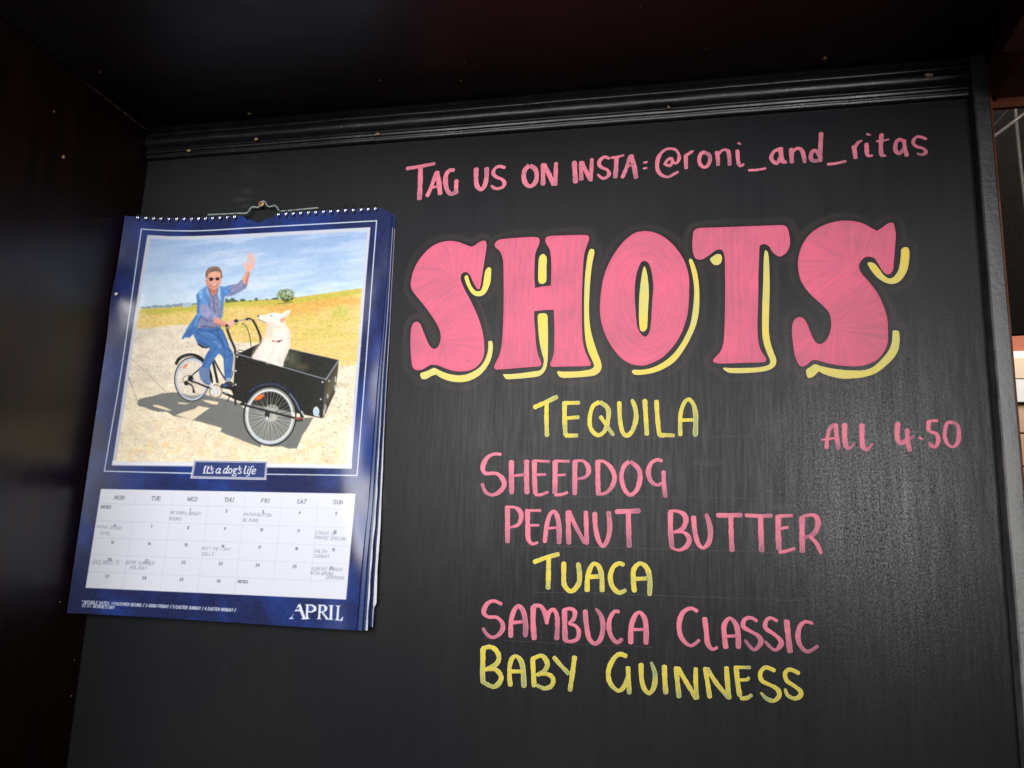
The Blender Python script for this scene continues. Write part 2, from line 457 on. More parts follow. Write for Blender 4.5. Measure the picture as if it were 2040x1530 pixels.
BIG = [
('C', 'p', [], """755,185 762,215 757,270 745,340 735,410 720,500 708,580 695,615 683,612 665,590 640,545 620,500 600,472 575,458 550,465 533,485 530,520 540,560 565,615 600,680 640,760 680,850 715,950 735,1050 741,1120 738,1200 715,1260 670,1310 610,1340 540,1350 470,1345 400,1325 340,1300 290,1290 250,1295 210,1320 165,1338 125,1335 100,1310 90,1260 82,1180 80,1100 82,1020 88,960 105,920 130,905 155,912 175,940 190,980 210,1030 235,1090 265,1135 295,1148 325,1130 345,1090 352,1045 345,990 320,930 280,865 230,795 180,730 130,670 95,620 82,570 90,510 110,440 150,360 210,285 280,225 360,190 430,180 500,188 560,208 610,228 632,232! 652,222 690,195 720,180 740,176"""),
('C', 'p', [], """835,215 845,190 880,168 1000,155 1100,148 1180,145 1225,152 1238,175 1230,215 1210,260 1197,310 1192,400 1190,500 1196,602! 1255,590 1340,581! 1342,480 1343,400 1338,310 1325,250 1300,210 1288,180 1295,150 1320,138 1420,132 1550,128 1640,127 1675,135 1680,165 1665,210 1645,270 1632,340 1625,450 1618,600 1615,750 1615,880 1618,1000 1628,1100 1650,1180 1680,1245 1698,1280 1690,1297 1600,1303 1480,1305 1380,1308 1340,1305 1332,1285 1350,1240 1365,1180 1370,1050 1370,950 1365,796! 1280,800 1187,810! 1190,900 1198,1000 1205,1100 1220,1190 1245,1255 1253,1285 1235,1303 1150,1310 1000,1322 900,1330 845,1332 830,1315 845,1270 875,1210 895,1130 905,1030 912,900 916,700 915,500 912,380 900,310 875,265 845,240"""),
('D', 'p', ["465,448 500,465 525,520 540,600 547,680 540,780 533,880 528,970 520,1050 500,1110 475,1130 445,1115 410,1060 395,990 388,900 380,800 380,700 390,600 410,520 435,465"], """440,185 500,184 570,200 640,235 710,290 765,355 815,430 850,520 868,620 868,720 862,850 845,960 805,1080 750,1180 690,1255 620,1320 540,1360 470,1385 400,1385 330,1365 260,1320 190,1240 130,1140 90,1030 70,920 72,800 85,680 110,570 150,470 200,380 260,300 320,240 380,200"""),
('D', 'p', [], """905,200 920,170 960,155 1100,150 1300,143 1500,135 1640,130 1718,131 1749,154 1764,206 1772,268 1764,330 1733,381 1682,410 1641,391 1610,360 1590,325 1560,302 1520,300 1500,320 1497,380 1490,550 1488,700 1485,850 1480,1000 1482,1100 1490,1180 1510,1250 1545,1305 1560,1330 1550,1352 1500,1358 1350,1362 1200,1368 1110,1365 1085,1355 1082,1340 1110,1305 1150,1260 1175,1180 1185,1050 1190,900 1192,700 1190,550 1188,430 1175,370 1155,348 1130,345 1100,358 1050,395 1000,428 960,438 925,425 905,380 897,300"""),
('E', 'p', [], """1045,105 1060,150 1068,210 1065,280 1058,360 1052,440 1045,510 1025,545 1000,555 975,545 945,510 915,460 885,415 850,400 810,400 775,425 752,460 750,500 770,545 810,590 860,650 910,720 950,800 980,880 997,960 1000,1050 1000,1130 985,1190 950,1250 900,1300 840,1330 760,1350 670,1352 580,1345 490,1330 420,1310 370,1298 335,1305 300,1335 262,1355 235,1348 210,1310 185,1230 172,1130 165,1040 172,980 195,940 230,925 262,935 290,970 315,1030 345,1100 375,1148 410,1160 450,1140 485,1090 505,1020 505,950 490,890 450,840 390,785 330,730 280,670 240,600 222,520 218,440 235,350 270,270 330,195 410,140 500,105 600,87 700,90 780,110 850,145 905,175! 940,155 985,120 1020,103"""),
('C', 'y', [], "1235,325 1268,296 1300,325 1299,420 1296,540 1262,566 1228,545 1226,420"),
('C', 'y', [], "1225,840 1260,828 1295,832 1308,850 1312,1000 1312,1150 1308,1250 1295,1320 1265,1370 1220,1395 1100,1410 1000,1418 940,1418 915,1390 908,1375 960,1375 1080,1365 1180,1350 1240,1340 1265,1310 1275,1250 1260,1190 1240,1100 1228,1000 1222,900"),
('C', 'y', [], "1700,250 1722,255 1728,290 1715,350 1700,450 1690,560 1683,680 1680,800 1685,900 1700,1000 1725,1090 1755,1180 1785,1260 1793,1310 1775,1355 1730,1385 1640,1398 1530,1405 1450,1408 1415,1395 1395,1350 1460,1352 1580,1348 1680,1335 1725,1310 1722,1280 1700,1230 1670,1160 1650,1070 1640,960 1637,820 1638,660 1645,500 1658,380 1672,300 1685,262"),
('C', 'y', [], "565,500 590,488 600,510 615,560 640,605 665,628 690,632 712,622 728,580 738,520 748,460 765,425 790,415 803,430 802,480 796,550 775,610 745,655 705,675 665,672 630,650 600,605 575,550"),
('C', 'y', [], "168,1370 230,1345 290,1318 320,1330 380,1358 450,1378 530,1385 600,1370 670,1335 720,1290 755,1230 775,1160 778,1080! 808,1074! 818,1110 815,1170 800,1240 765,1310 715,1370 650,1415 570,1442 490,1445 410,1430 350,1405 310,1378! 270,1390 220,1418 180,1418!"),
('D', 'y', [], "466,498 480,520 495,590 505,680 506,760 500,880 495,980 490,1050 470,1078 450,1085 430,1070 420,1000 418,900 420,800 428,690 440,600 452,530"),
('D', 'y', [], "870,430 890,432 915,480 940,560 955,660 960,770 955,900 930,1020 890,1120 830,1230 750,1340 660,1405 560,1448 440,1470 370,1465 355,1435 365,1425 450,1425 540,1405 640,1355 720,1290 790,1200 845,1100 880,1010 900,900 912,780 912,680 900,590 880,500 866,450"),
('D', 'y', [], "1055,435 1080,410 1110,390 1140,388 1160,405 1162,440 1145,475 1115,487 1085,480"),
('D', 'y', [], "1550,352 1570,365 1582,420 1588,550 1590,700 1585,900 1582,1050 1588,1130 1605,1210 1630,1280 1650,1340 1640,1385 1600,1420 1530,1440 1440,1450 1330,1455 1230,1452 1190,1432 1172,1408 1260,1410 1400,1408 1500,1402 1570,1385 1595,1365 1590,1330 1565,1270 1540,1200 1525,1120 1522,1000 1524,850 1530,700 1534,550 1538,420"),
('E', 'y', [], "822,455 850,447 885,460 920,500 960,555 1000,585 1035,585 1065,560 1090,520 1105,460 1113,390 1118,335 1150,315 1180,328 1188,370 1185,430 1170,510 1140,570 1100,615 1040,637 980,625 920,590 875,545 840,495"),
('E', 'y', [], "290,1385 330,1355 365,1335 410,1350 500,1370 600,1385 700,1390 790,1388 860,1365 920,1320 970,1265 1010,1210 1035,1140 1042,1045! 1070,1040 1095,1050 1102,1120 1090,1210 1050,1280 980,1350 900,1410 800,1445 700,1458 600,1460 500,1440 430,1415 400,1395! 370,1425 340,1450 305,1455! 293,1430"),
]
# centre lines of the two big S, for the direction of their brush strokes
SPINE = {0: ('C', "720,330 640,330 520,300 400,320 290,400 280,520 350,640 430,760 520,900 560,1040 530,1180 420,1240 300,1230 200,1240 140,1150"),
         4: ('E', "1020,300 930,290 800,260 650,240 500,300 420,430 450,560 560,680 700,830 770,960 770,1090 700,1210 560,1240 380,1220 280,1220 230,1120")}

def zp(z, x, y):
    ox, oy, s = ZONE[z]
    return ox + x / s, oy + y / s
def board_pt(px, py):
    p = on_y(px, py, 0.0)
    return float(p[0]), float(p[2])

def stroke_mesh(strokes, zone):
    """strokes of a paint marker: ribbons with a low rounded back, standing a quarter of a millimetre proud"""
    V, Fc, A_e, A_d = [], [], [], []
    lift = 0.00012
    for k, (wd, pts) in enumerate(strokes):
        q = []
        for p in pts:
            x, y = zp(zone, p[0], p[1])
            X, Z = board_pt(x, y)
            X2, Z2 = board_pt(x + 1, y)
            q.append((X, Z, (p[2] if len(p) > 2 else wd) / ZONE[zone][2] * (X2 - X)))
        C = catmull(q, step=0.0011)
        if len(C) < 3: C = catmull(q, n=4)
        L = len(C)
        t = np.gradient(C[:, :2], axis=0)
        t /= np.linalg.norm(t, axis=1)[:, None] + 1e-9
        nrm = np.stack([-t[:, 1], t[:, 0]], 1)
        # rounded ends
        s = np.concatenate([[0], np.cumsum(np.linalg.norm(np.diff(C[:, :2], axis=0), axis=1))])
        tot = s[-1]
        closed = np.linalg.norm(C[0, :2] - C[-1, :2]) < C[0, 2] * .4
        W = C[:, 2] / 2
        W = W * (1 + .05 * np.sin(s * 420 + 2.1 * k) + .03 * np.sin(s * 1100 + k) + .03 * rng.standard_normal(L))
        caps = []
        pts_ = [(C[i, 0], C[i, 1], W[i], nrm[i], s[i]) for i in range(L)]
        if not closed:
            a, b = [], []
            fl = random.uniform(.45, .8)
            for j in (1, 2, 3):
                g = j / 3 * .97
                hw = math.sqrt(1 - g * g)
                a.insert(0, (C[0, 0] - t[0, 0] * W[0] * g * fl, C[0, 1] - t[0, 1] * W[0] * g * fl, W[0] * hw, nrm[0], 0))
                b.append((C[-1, 0] + t[-1, 0] * W[-1] * g * fl, C[-1, 1] + t[-1, 1] * W[-1] * g * fl, W[-1] * hw, nrm[-1], tot))
            pts_ = a + pts_ + b
        prof = [(-1, 0, 1), (-.93, .5, 1), (-.66, .75, .66), (0, .9, 0), (.66, .75, .66), (.93, .5, 1), (1, 0, 1)]
        base = len(V)
        h = 0.00022 + lift * k
        fade0, fade1 = random.uniform(-.05, .18), random.uniform(.25, .85)
        NP = len(pts_)
        for i, (x, z, hw, nn, ss) in enumerate(pts_):
            u = ss / (tot + 1e-9)
            dn = .98 - fade1 * max(0, (u - .35) / .65) ** 1.2 - fade0
            endk = 1.0 if (not closed and (i < 2 or i >= NP - 2)) else 0
            for (o, hh, e) in prof:
                V.append((x + nn[0] * hw * o, -(0.00005 + h * hh), z + nn[1] * hw * o))
                A_e.append(max(e, endk * .9))
                A_d.append(dn)
        m = len(prof)
        for i in range(NP - 1):
            for j in range(m - 1):
                Fc.append((base + i * m + j, base + i * m + j + 1, base + (i + 1) * m + j + 1, base + (i + 1) * m + j))
    return V, Fc, A_e, A_d

def add_attr(me, name, vals):
    a = me.attributes.new(name, 'FLOAT', 'POINT')
    a.data.foreach_set('value', np.asarray(vals, dtype=np.float32))

board = empty('chalkboard', (0, 0, 0))
board.location = (XR / 2, 0, 1.30)
tag(board, "black painted menu board lettered in pink and yellow with SHOTS and a list of drinks", "menu board")

cnt = 0
for (zone, c), txt in LET.items():
    for line in txt.strip().split('\n'):
        strokes = []
        for st in line.split('|'):
            wd, ps = st.split(':')
            strokes.append((float(wd), [tuple(float(v) for v in p.split(',')) for p in ps.split()]))
        V, Fc, Ae, Ad = stroke_mesh(strokes, zone)
        o = mesh('letter', V, Fc, M_pinkpen if c == 'p' else M_yelpen, board, True)
        add_attr(o.data, 'edge', Ae)
        add_attr(o.data, 'dens', Ad)

def parse_outline(zone, txt):
    pts, corners = [], []
    for i, p in enumerate(txt.split()):
        if p.endswith('!'):
            corners.append(i)
            p = p[:-1]
        x, y = p.split(',')
        pts.append(board_pt(*zp(zone, float(x), float(y))))
    return catmull(pts, True, step=0.0013, corners=corners)

def seg_dist(P, Q, closed=True):
    """distance from points P (n,2) to polyline Q, and arc length of the nearest point"""
    A = Q if closed else Q[:-1]
    B = np.roll(Q, -1, 0) if closed else Q[1:]
    best = np.full(len(P), 1e9)
    arc = np.zeros(len(P))
    s = 0.
    for a, b in zip(A, B):
        d = b - a
        l2 = (d ** 2).sum() + 1e-12
        t = np.clip(((P - a) @ d) / l2, 0, 1)
        e = np.hypot(*(P - a - t[:, None] * d).T)
        m = e < best
        best[m] = e[m]
        arc[m] = s + t[m] * math.sqrt(l2)
        s += math.sqrt(l2)
    return best, arc
def inside(P, Q):
    r = np.zeros(len(P), bool)
    x, y = P[:, 0], P[:, 1]
    for (x1, y1), (x2, y2) in zip(Q, np.roll(Q, -1, 0)):
        c = (y1 > y) != (y2 > y)
        if y1 != y2:
            r ^= c & (x < (x2 - x1) * (y - y1) / (y2 - y1) + x1)
    return r

outlines = []
for idx, (zone, c, holes, txt) in enumerate(BIG):
    O = parse_outline(zone, txt)
    H = [parse_outline(zone, h) for h in holes]
    outlines.append((O, c))
    pts = list(map(tuple, O))
    cons = [(i, (i + 1) % len(O)) for i in range(len(O))]
    for h in H:
        b0 = len(pts)
        pts += list(map(tuple, h))
        cons += [(b0 + i, b0 + (i + 1) % len(h)) for i in range(len(h))]
    nb = len(pts)
    lo, hi = O.min(0), O.max(0)
    st = 0.0024
    G = np.stack(np.meshgrid(np.arange(lo[0], hi[0], st), np.arange(lo[1], hi[1], st)), -1).reshape(-1, 2)
    ins = inside(G, O)
    dd, _ = seg_dist(G, O)
    for h in H:
        ins &= ~inside(G, h)
        dd = np.minimum(dd, seg_dist(G, h)[0])
    # one ring of points just inside the outline keeps the rim narrow
    G = G[ins & (dd > .0011)]
    for ring in [O] + H:
        tt = np.roll(ring, -1, 0) - np.roll(ring, 1, 0)
        tt /= np.linalg.norm(tt, axis=1)[:, None] + 1e-9
        for sg in (1, -1):
            R2 = ring + sg * .0006 * np.stack([-tt[:, 1], tt[:, 0]], 1)
            k_ = inside(R2, O)
            for h in H: k_ &= ~inside(R2, h)
            k_ &= seg_dist(R2, ring)[0] > .0004
            G = np.concatenate([G, R2[k_]])
    pts += list(map(tuple, G))
    vv, _, ff, *_r = delaunay_2d_cdt([Vector(p) for p in pts], cons, [], 0, 1e-6)
    P2 = np.array([tuple(v) for v in vv])
    ctr = np.array([P2[list(f)].mean(0) for f in ff])
    ok = inside(ctr, O)
    for h in H: ok &= ~inside(ctr, h)
    ff = [tuple(f) for f, k_ in zip(ff, ok) if k_]
    de = seg_dist(P2, O)[0]
    for h in H: de = np.minimum(de, seg_dist(P2, h)[0])
    hgt = np.where(de < 1e-5, 0, np.where(de < .0009, .0002, .0003))
    V = [(p[0], -(0.00005 + q), p[1]) for p, q in zip(P2, hgt)]
    o = mesh('painted_letter' if c == 'p' else 'drop_shadow', V, [tuple(reversed(f)) for f in ff], M_pinkfill if c == 'p' else M_yelfill, board, True)
    me = o.data
    add_attr(me, 'edge', np.clip(1 - (de - .0002) / .0016, 0, 1) if c == 'p' else np.clip(1 - de / .0014, 0, 1))
    add_attr(me, 'dens', np.full(len(V), .72) + .3 * np.sin(P2[:, 1] * 60 + idx * 2))
    if idx in SPINE:
        z, t_ = SPINE[idx]
        sp = catmull([board_pt(*zp(z, *map(float, p.split(',')))) for p in t_.split()], False, step=.003)
        dist, arc = seg_dist(P2, sp, False)
        k = arc
        k2 = dist
    else:
        k, k2 = P2[:, 0], P2[:, 1]
        if idx == 2:                                   # the O is brushed round its hole
            c0 = H[0].mean(0)
            rel = (P2 - c0) / np.array([.62, 1.0])
            k = np.hypot(*rel.T)
            k2 = np.arctan2(rel[:, 1], rel[:, 0]) * .05
    add_attr(me, 'along', k)
    add_attr(me, 'across', k2)

# faint ruled lines and outline traces
def thin(name, P, wd, mat, y=-0.00012):
    C = catmull([board_pt(*p) for p in P], step=.004)
    t = np.gradient(C, axis=0)
    t /= np.linalg.norm(t, axis=1)[:, None]
    n = np.stack([-t[:, 1], t[:, 0]], 1)
    V, Fc = [], []
    for i in range(len(C)):
        ww = wd * (.6 + .6 * rng.random())
        for o in (-1, 1):
            V.append((C[i, 0] + n[i, 0] * ww * o, y, C[i, 1] + n[i, 1] * ww * o))
    for i in range(len(C) - 1):
        Fc.append((2 * i, 2 * i + 1, 2 * i + 3, 2 * i + 2))
    return mesh(name, V, Fc, mat, board)
thin('guide_line', [(945, 873), (1250, 872), (1596, 868)], .00022, M_guide)
thin('guide_line', [(1080, 990), (1300, 990), (1604, 994)], .00028, M_guide)
thin('guide_line', [(1040, 1087), (1300, 1093), (1610, 1103)], .00028, M_guide)
thin('guide_line', [(1060, 1180), (1166, 1181), (1600, 1197)], .00024, M_guide)
thin('guide_line', [(1000, 1276), (1300, 1290)], .00020, M_guide)
thin('outline_trace', [zp('C', *p) for p in ((660, 690), (705, 760), (745, 870), (768, 1000))], .00018, M_line)
thin('outline_trace', [zp('E', *p) for p in ((925, 650), (975, 720), (1010, 820), (1020, 930), (1012, 1010))], .00018, M_line)

# the panel: a dense sheet so that smudges can sit on it
nx, nz = 400, 372
zlo, zhi = 1.25, 2.035
xs = np.linspace(0, XR, nx)
zs = np.linspace(zlo, zhi, nz)
GX, GZ = np.meshgrid(xs, zs)
P = np.stack([GX.ravel(), GZ.ravel()], 1)
halo = np.zeros(len(P))
near = (P[:, 0] > .24) & (P[:, 0] < .82) & (P[:, 1] > 1.64) & (P[:, 1] < 1.93)
idn = np.where(near)[0]
dmin = np.full(len(idn), 1.)
for O, c in outlines:
    dmin = np.minimum(dmin, np.where(inside(P[idn], O), 0, seg_dist(P[idn], O[::2])[0]))
wob = .0006 * np.sin(P[idn, 0] * 130) + .0005 * np.sin(P[idn, 1] * 170)
dm = dmin + wob
hv = np.exp(-((dm - .0058) / .0019) ** 2) * .95 + .30 * np.clip(1 - np.abs(dm - .003) / .003, 0, 1)
halo[idn] = hv * (.75 + .25 * np.sin(P[idn, 0] * 60 + 1) * np.cos(P[idn, 1] * 45))
scuff = np.zeros(len(P))
def smear(px, py, rx, rz, a, ang=0.):
    X, Z = board_pt(px, py)
    dx, dz = P[:, 0] - X, P[:, 1] - Z
    u = dx * math.cos(ang) + dz * math.sin(ang)
    v = -dx * math.sin(ang) + dz * math.cos(ang)
    np.maximum(scuff, a * np.exp(-(u / rx) ** 2 - (v / rz) ** 2), out=scuff)
for px, py, rx, rz, a in ((505, 313, .008, .0015, .25), (488, 335, .008, .003, .14), (500, 345, .014, .006, .10), (492, 380, .009, .003, .22), (480, 398, .009, .002, .38),
                          (488, 411, .006, .002, .28), (982, 932, .006, .0018, .3), (1410, 922, .012, .0016, .35), (1555, 1008, .010, .003, .3), (1728, 882, .002, .003, .6)):
    smear(px, py, rx, rz, a)
for (x0, y0, x1, y1, a) in ((1940, 640, 1990, 1080, .30), (1975, 1000, 2003, 1240, .42), (1978, 1080, 1990, 1160, .5), (2003, 1080, 2000, 1120, .4), (768, 1005, 762, 985, .5),
                            (1925, 720, 1990, 1320, .16), (1990, 1250, 2012, 1420, .15), (445, 1325, 449, 1338, .5), (1745, 812, 1749, 830, .7)):
    for t in np.linspace(0, 1, max(3, int(math.hypot(x1 - x0, y1 - y0) / 3))):
        smear(x0 + (x1 - x0) * t, y0 + (y1 - y0) * t, .0008, .0035, a * (.55 + .45 * math.sin(t * 19 + x0)))
grain = np.zeros(len(P))                              # patches of speckled sheen put into the paint's gloss and colour
for px, py, rx, rz, a in ((1750, 1060, .075, .125, .85), (1700, 860, .06, .06, .5), (1560, 900, .014, .05, .35), (1530, 1000, .02, .06, .2), (1850, 1000, .05, .10, .4), (1330, 960, .012, .05, .2), (960, 840, .03, .04, .15)):
    X, Z = board_pt(px, py)
    np.maximum(grain, a * np.exp(-((P[:, 0] - X) / rx) ** 2 - ((P[:, 1] - Z) / rz) ** 2), out=grain)
V = np.stack([P[:, 0], np.zeros(len(P)), P[:, 1]], 1)
i0 = (np.arange(nz - 1)[:, None] * nx + np.arange(nx - 1)[None]).ravel()
Fq = np.stack([i0, i0 + 1, i0 + nx + 1, i0 + nx], 1)
def grid_mesh(name, V, Fq, mat, parent, smooth=True):
    me = bpy.data.meshes.new(name)
    me.vertices.add(len(V))
    me.vertices.foreach_set('co', np.asarray(V, np.float32).ravel())
    me.loops.add(len(Fq) * 4)
    me.loops.foreach_set('vertex_index', np.asarray(Fq, np.int32).ravel())
    me.polygons.add(len(Fq))
    me.polygons.foreach_set('loop_start', np.arange(len(Fq), dtype=np.int32) * 4)
    me.polygons.foreach_set('loop_total', np.full(len(Fq), 4, np.int32))
    me.update(calc_edges=True)
    me.validate()
    o = link(name, me, mat, parent, smooth)
    return o
pan = grid_mesh('panel', V, Fq, M_board, board)
add_attr(pan.data, 'halo', halo)
add_attr(pan.data, 'scuff', scuff)
add_attr(pan.data, 'grain', grain)
smooth = lambda t: np.clip(t, 0, 1) ** 2 * (3 - 2 * np.clip(t, 0, 1))
stk = .12 + .88 * smooth((1.84 - P[:, 1]) / .15) * smooth((P[:, 0] - .26) / .2) * (1 - .75 * smooth((1.56 - P[:, 1]) / .12))
add_attr(pan.data, 'streak', stk)
box('backing', (-.002, .0005, zlo), (XR + .002, .012, zhi), M_trim, board)

# ------------------------------------------------------------------ moulding along the top of the board
ZB = float(on_y(1100, 260.0)[2])                        # its lower edge
prof = [(0.0, ZB), (.0030, ZB), (.0042, ZB + .0012), (.0044, ZB + .0035), (.0032, ZB + .0046), (.0034, ZB + .0056), (.0052, ZB + .0064), (.0056, ZB + .0080), (.0046, ZB + .0092),
        (.0046, ZB + .0108)]
for k in range(9):                                      # the big round
    a = -1.25 + 2.5 * k / 8
    prof.append((.0046 + .0075 * math.cos(a) - .0022, ZB + .0195 + .0085 * math.sin(a)))
prof += [(.0052, ZB + .0292), (.0066, ZB + .0300), (.0090, ZB + .0312), (.0102, ZB + .0330), (.0092, ZB + .0348), (.0074, ZB + .0356), (.0100, ZB + .0366)]
prof += [(.0112, ZB + .0372), (.0112, ZS - .0003), (0.0, ZS - .0003)]
L0, L1 = 0.0004, XR - 0.0006
nseg = 120
mv, mf = [], []
for i in range(nseg + 1):
    x = L0 + (L1 - L0) * i / nseg
    wobn = .00022 * math.sin(x * 31) + .00012 * math.sin(x * 83 + 1)
    for k, (p, z) in enumerate(prof):
        j = 0 if k in (0, len(prof) - 1) else wobn
        mv.append((x, -(p + j) - (.0002 if p > 0 else .0001), z))
n_ = len(prof)
for i in range(nseg):
    for k in range(n_ - 1):
        mf.append((i * n_ + k, (i + 1) * n_ + k, (i + 1) * n_ + k + 1, i * n_ + k + 1))
mf.append(tuple(range(n_)))
mf.append(tuple(reversed(range(nseg * n_, (nseg + 1) * n_))))
mould = empty('crown_moulding', (XR / 2, 0, ZB))
tag(mould, "black gloss moulding strip running along the top of the menu board", "moulding")
mesh('strip', mv, mf, M_trim, mould, False)
mo = mould.children[0]
mo.data.polygons.foreach_set('use_smooth', [True] * len(mo.data.polygons))
mo.data.set_sharp_from_angle(angle=math.radians(50))

def chip(name, c, r, nrm, mat, parent=None, elong=1., ang=0., seed=0):
    """a small raised splinter of bare wood"""
    rr = random.Random(seed)
    nrm = Vector(nrm).normalized()
    a = nrm.cross(Vector((0.2, .1, 1))).normalized()
    b = nrm.cross(a)
    c = Vector(c)
    V = [c + nrm * r * .35]
    N = 9
    for k in range(N):
        q = 2 * math.pi * k / N
        rad = r * rr.uniform(.65, 1.15)
        u, v = math.cos(q) * rad * elong, math.sin(q) * rad
        V.append(c + a * (u * math.cos(ang) - v * math.sin(ang)) + b * (u * math.sin(ang) + v * math.cos(ang)) + nrm * r * .05)
    for k in range(N): V.append(V[k + 1] - nrm * r * .6)
    f = [(0, 1 + k, 1 + (k + 1) % N) for k in range(N)] + [(1 + k, 1 + N + k, 1 + N + (k + 1) % N, 1 + (k + 1) % N) for k in range(N)]
    return mesh(name, V, f, mat, parent)
for i, (px, py, r, e, yy) in enumerate(((376, 300, .0016, 1.7, -.0065), (510, 277, .0015, 1.7, -.0095), (752, 267, .0015, 1.6, -.0075), (1332, 213, .0011, 1.5, -.0085),
                                        (1851, 150, .0017, 2.6, -.0105), (1848, 158, .0009, 1.4, -.0095), (1427, 226, .0007, 1.3, -.0052))):
    chip('wood_chip', on_y(px, py, yy), r, (0, -1, -.2), M_chip, mould, e, .1, i)
for i, (px, py, r, e) in enumerate(((497, 227, .0016, 1.4), (1643, 117, .0019, 1.8), (199, 144, .0008, 1.2), (757, 160, .0006, 1.2), (918, 161, .0006, 1), (1407, 98, .0005, 1.3),
                                    (926, 124, .0005, 1), (1276, 14, .0005, 1), (1816, 97, .0005, 1.2), (1081, 134, .0004, 2))):
    o = chip('paint_chip', on_z(px, py, ZS - .0002), r, (0, 0, -1), M_chip, None, e, .4, 20 + i)
    o.parent = bpy.data.objects['ceiling']
def on_x(px, py, x):
    v = ray(px, py)
    return CAM + v * ((x - CAM[0]) / v[0])
o = chip('nail_hole', on_x(127, 313, XW + .0003), .0019, (1, 0, 0), M_chip, None, 1.2, 1.2, 41); o.parent = bpy.data.objects['side_wall']
for i, (px, py) in enumerate(((108, 222), (120, 1199), (149, 1314), (143, 1386))):
    o = chip('nail_hole', on_x(px, py, XW + .0003), .0006, (1, 0, 0), M_chip, None, 2.5 if i == 0 else 1, 1.5, 45 + i); o.parent = bpy.data.objects['side_wall']
# bare edge where the soffit meets the side wall
y0 = float(on_z(120, 134, ZS)[1])
V, Fc = [], []
N = 60
for i in range(N + 1):
    y = -.012 + (y0 + .012) * i / N
    ww = (.0011 + .0005 * math.sin(i * .9) + .0004 * rng.random()) * (1 - .85 * (i / N) ** 2)
    V += [(XW + .0004, y, ZS - ww), (XW + .0004 + ww, y, ZS - .0004)]
for i in range(N): Fc.append((2 * i, 2 * i + 1, 2 * i + 3, 2 * i + 2))
M_worn = simple('worn_varnish_edge', (.13, .065, .04), .7, var=.6, sc_=300)
o = mesh('worn_edge', V, Fc, M_worn); o.parent = bpy.data.objects['ceiling']

# ------------------------------------------------------------------ post at the right edge of the board
XP = float(on_y(2004.5, 560, -.0125)[0])                # right edge of its front face
post = empty('corner_post', (XR + .01, 0, 1.25))
tag(post, "narrow black painted post closing the right edge of the menu board", "post")
N = 160
pv, pf = [], []
w_ = XP - XR
sec = [(0.0001, .02), (0.0001, -.0105), (.0007, -.0120), (.0020, -.0127), (w_ * .5, -.0129), (w_ - .0012, -.0127), (w_ - .0002, -.0120), (w_, -.0108), (w_, .02)]
jj = np.convolve(rng.standard_normal(N + 9), np.ones(5) / 5, 'same') * .00022
for i in range(N + 1):
    z = 1.2 + (ZS + .004 - 1.2) * i / N
    for q, (a, y) in enumerate(sec):
        pv.append((XR + a + (jj[i] if 1 <= q <= 3 else 0), y, z))
m_ = len(sec)
for i in range(N):
    for k in range(m_ - 1):
        pf.append((i * m_ + k, i * m_ + k + 1, (i + 1) * m_ + k + 1, (i + 1) * m_ + k))
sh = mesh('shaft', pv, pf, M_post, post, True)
sh.data.set_sharp_from_angle(angle=math.radians(24))
box('wood_edge', (XP + .0003, -.0085, 1.2), (XP + .0022, .02, ZS - .03), M_brown, post)

# ------------------------------------------------------------------ wood bay beyond the post
bay = empty('wooden_canopy', (XP + .2, -.1, ZS))
tag(bay, "reddish brown wooden canopy frame above the opening right of the post", "canopy")
zrt = float(on_y(2000, 196.5, -.004)[2])
zr = float(on_y(2000, 213.5, -.004)[2])
xb = float(on_z(2010, 151, zrt)[0])
xk0 = float(on_z(1986, 119, zrt)[0])
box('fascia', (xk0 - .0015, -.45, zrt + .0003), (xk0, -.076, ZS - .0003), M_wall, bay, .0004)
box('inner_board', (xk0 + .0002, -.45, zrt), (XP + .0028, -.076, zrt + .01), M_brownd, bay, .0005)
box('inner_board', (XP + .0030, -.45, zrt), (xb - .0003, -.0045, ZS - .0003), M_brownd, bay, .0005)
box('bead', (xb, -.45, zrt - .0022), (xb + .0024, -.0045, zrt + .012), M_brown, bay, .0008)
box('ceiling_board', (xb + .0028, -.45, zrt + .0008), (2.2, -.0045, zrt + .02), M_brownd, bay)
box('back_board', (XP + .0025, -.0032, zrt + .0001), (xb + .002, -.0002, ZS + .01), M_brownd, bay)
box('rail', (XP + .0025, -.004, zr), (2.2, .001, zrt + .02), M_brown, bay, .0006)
# rods in the opening
M_rod = simple('pale_metal', (.62, .55, .47), .35, .3, var=.2)
M_rodd = simple('dull_metal', (.22, .18, .15), .5, .3, var=.2)
def rod(name, pts, y, r, mat, label, cat):
    P = [on_y(px, py, y) for px, py in pts]
    o = tube(name, P, r, mat)
    tag(o, label, cat)
    return o
rod('awning_pole', [(2019, 150), (2024, 240), (2031, 310), (2041, 400), (2060, 560)], .35, .0022, M_rod, "pale vertical metal pole behind the opening at the right edge", "pole")
rod('awning_stay', [(1974, 276), (1981, 271), (2012, 248), (2050, 219)], .18, .0018, M_rod, "thick beige stay slanting up to the right across the pale pole", "stay")
rod('awning_wire', [(1970, 259), (1979, 250), (2012, 214), (2030, 194)], .30, .0008, M_rodd, "thin dull wire slanting above the beige stay", "wire")

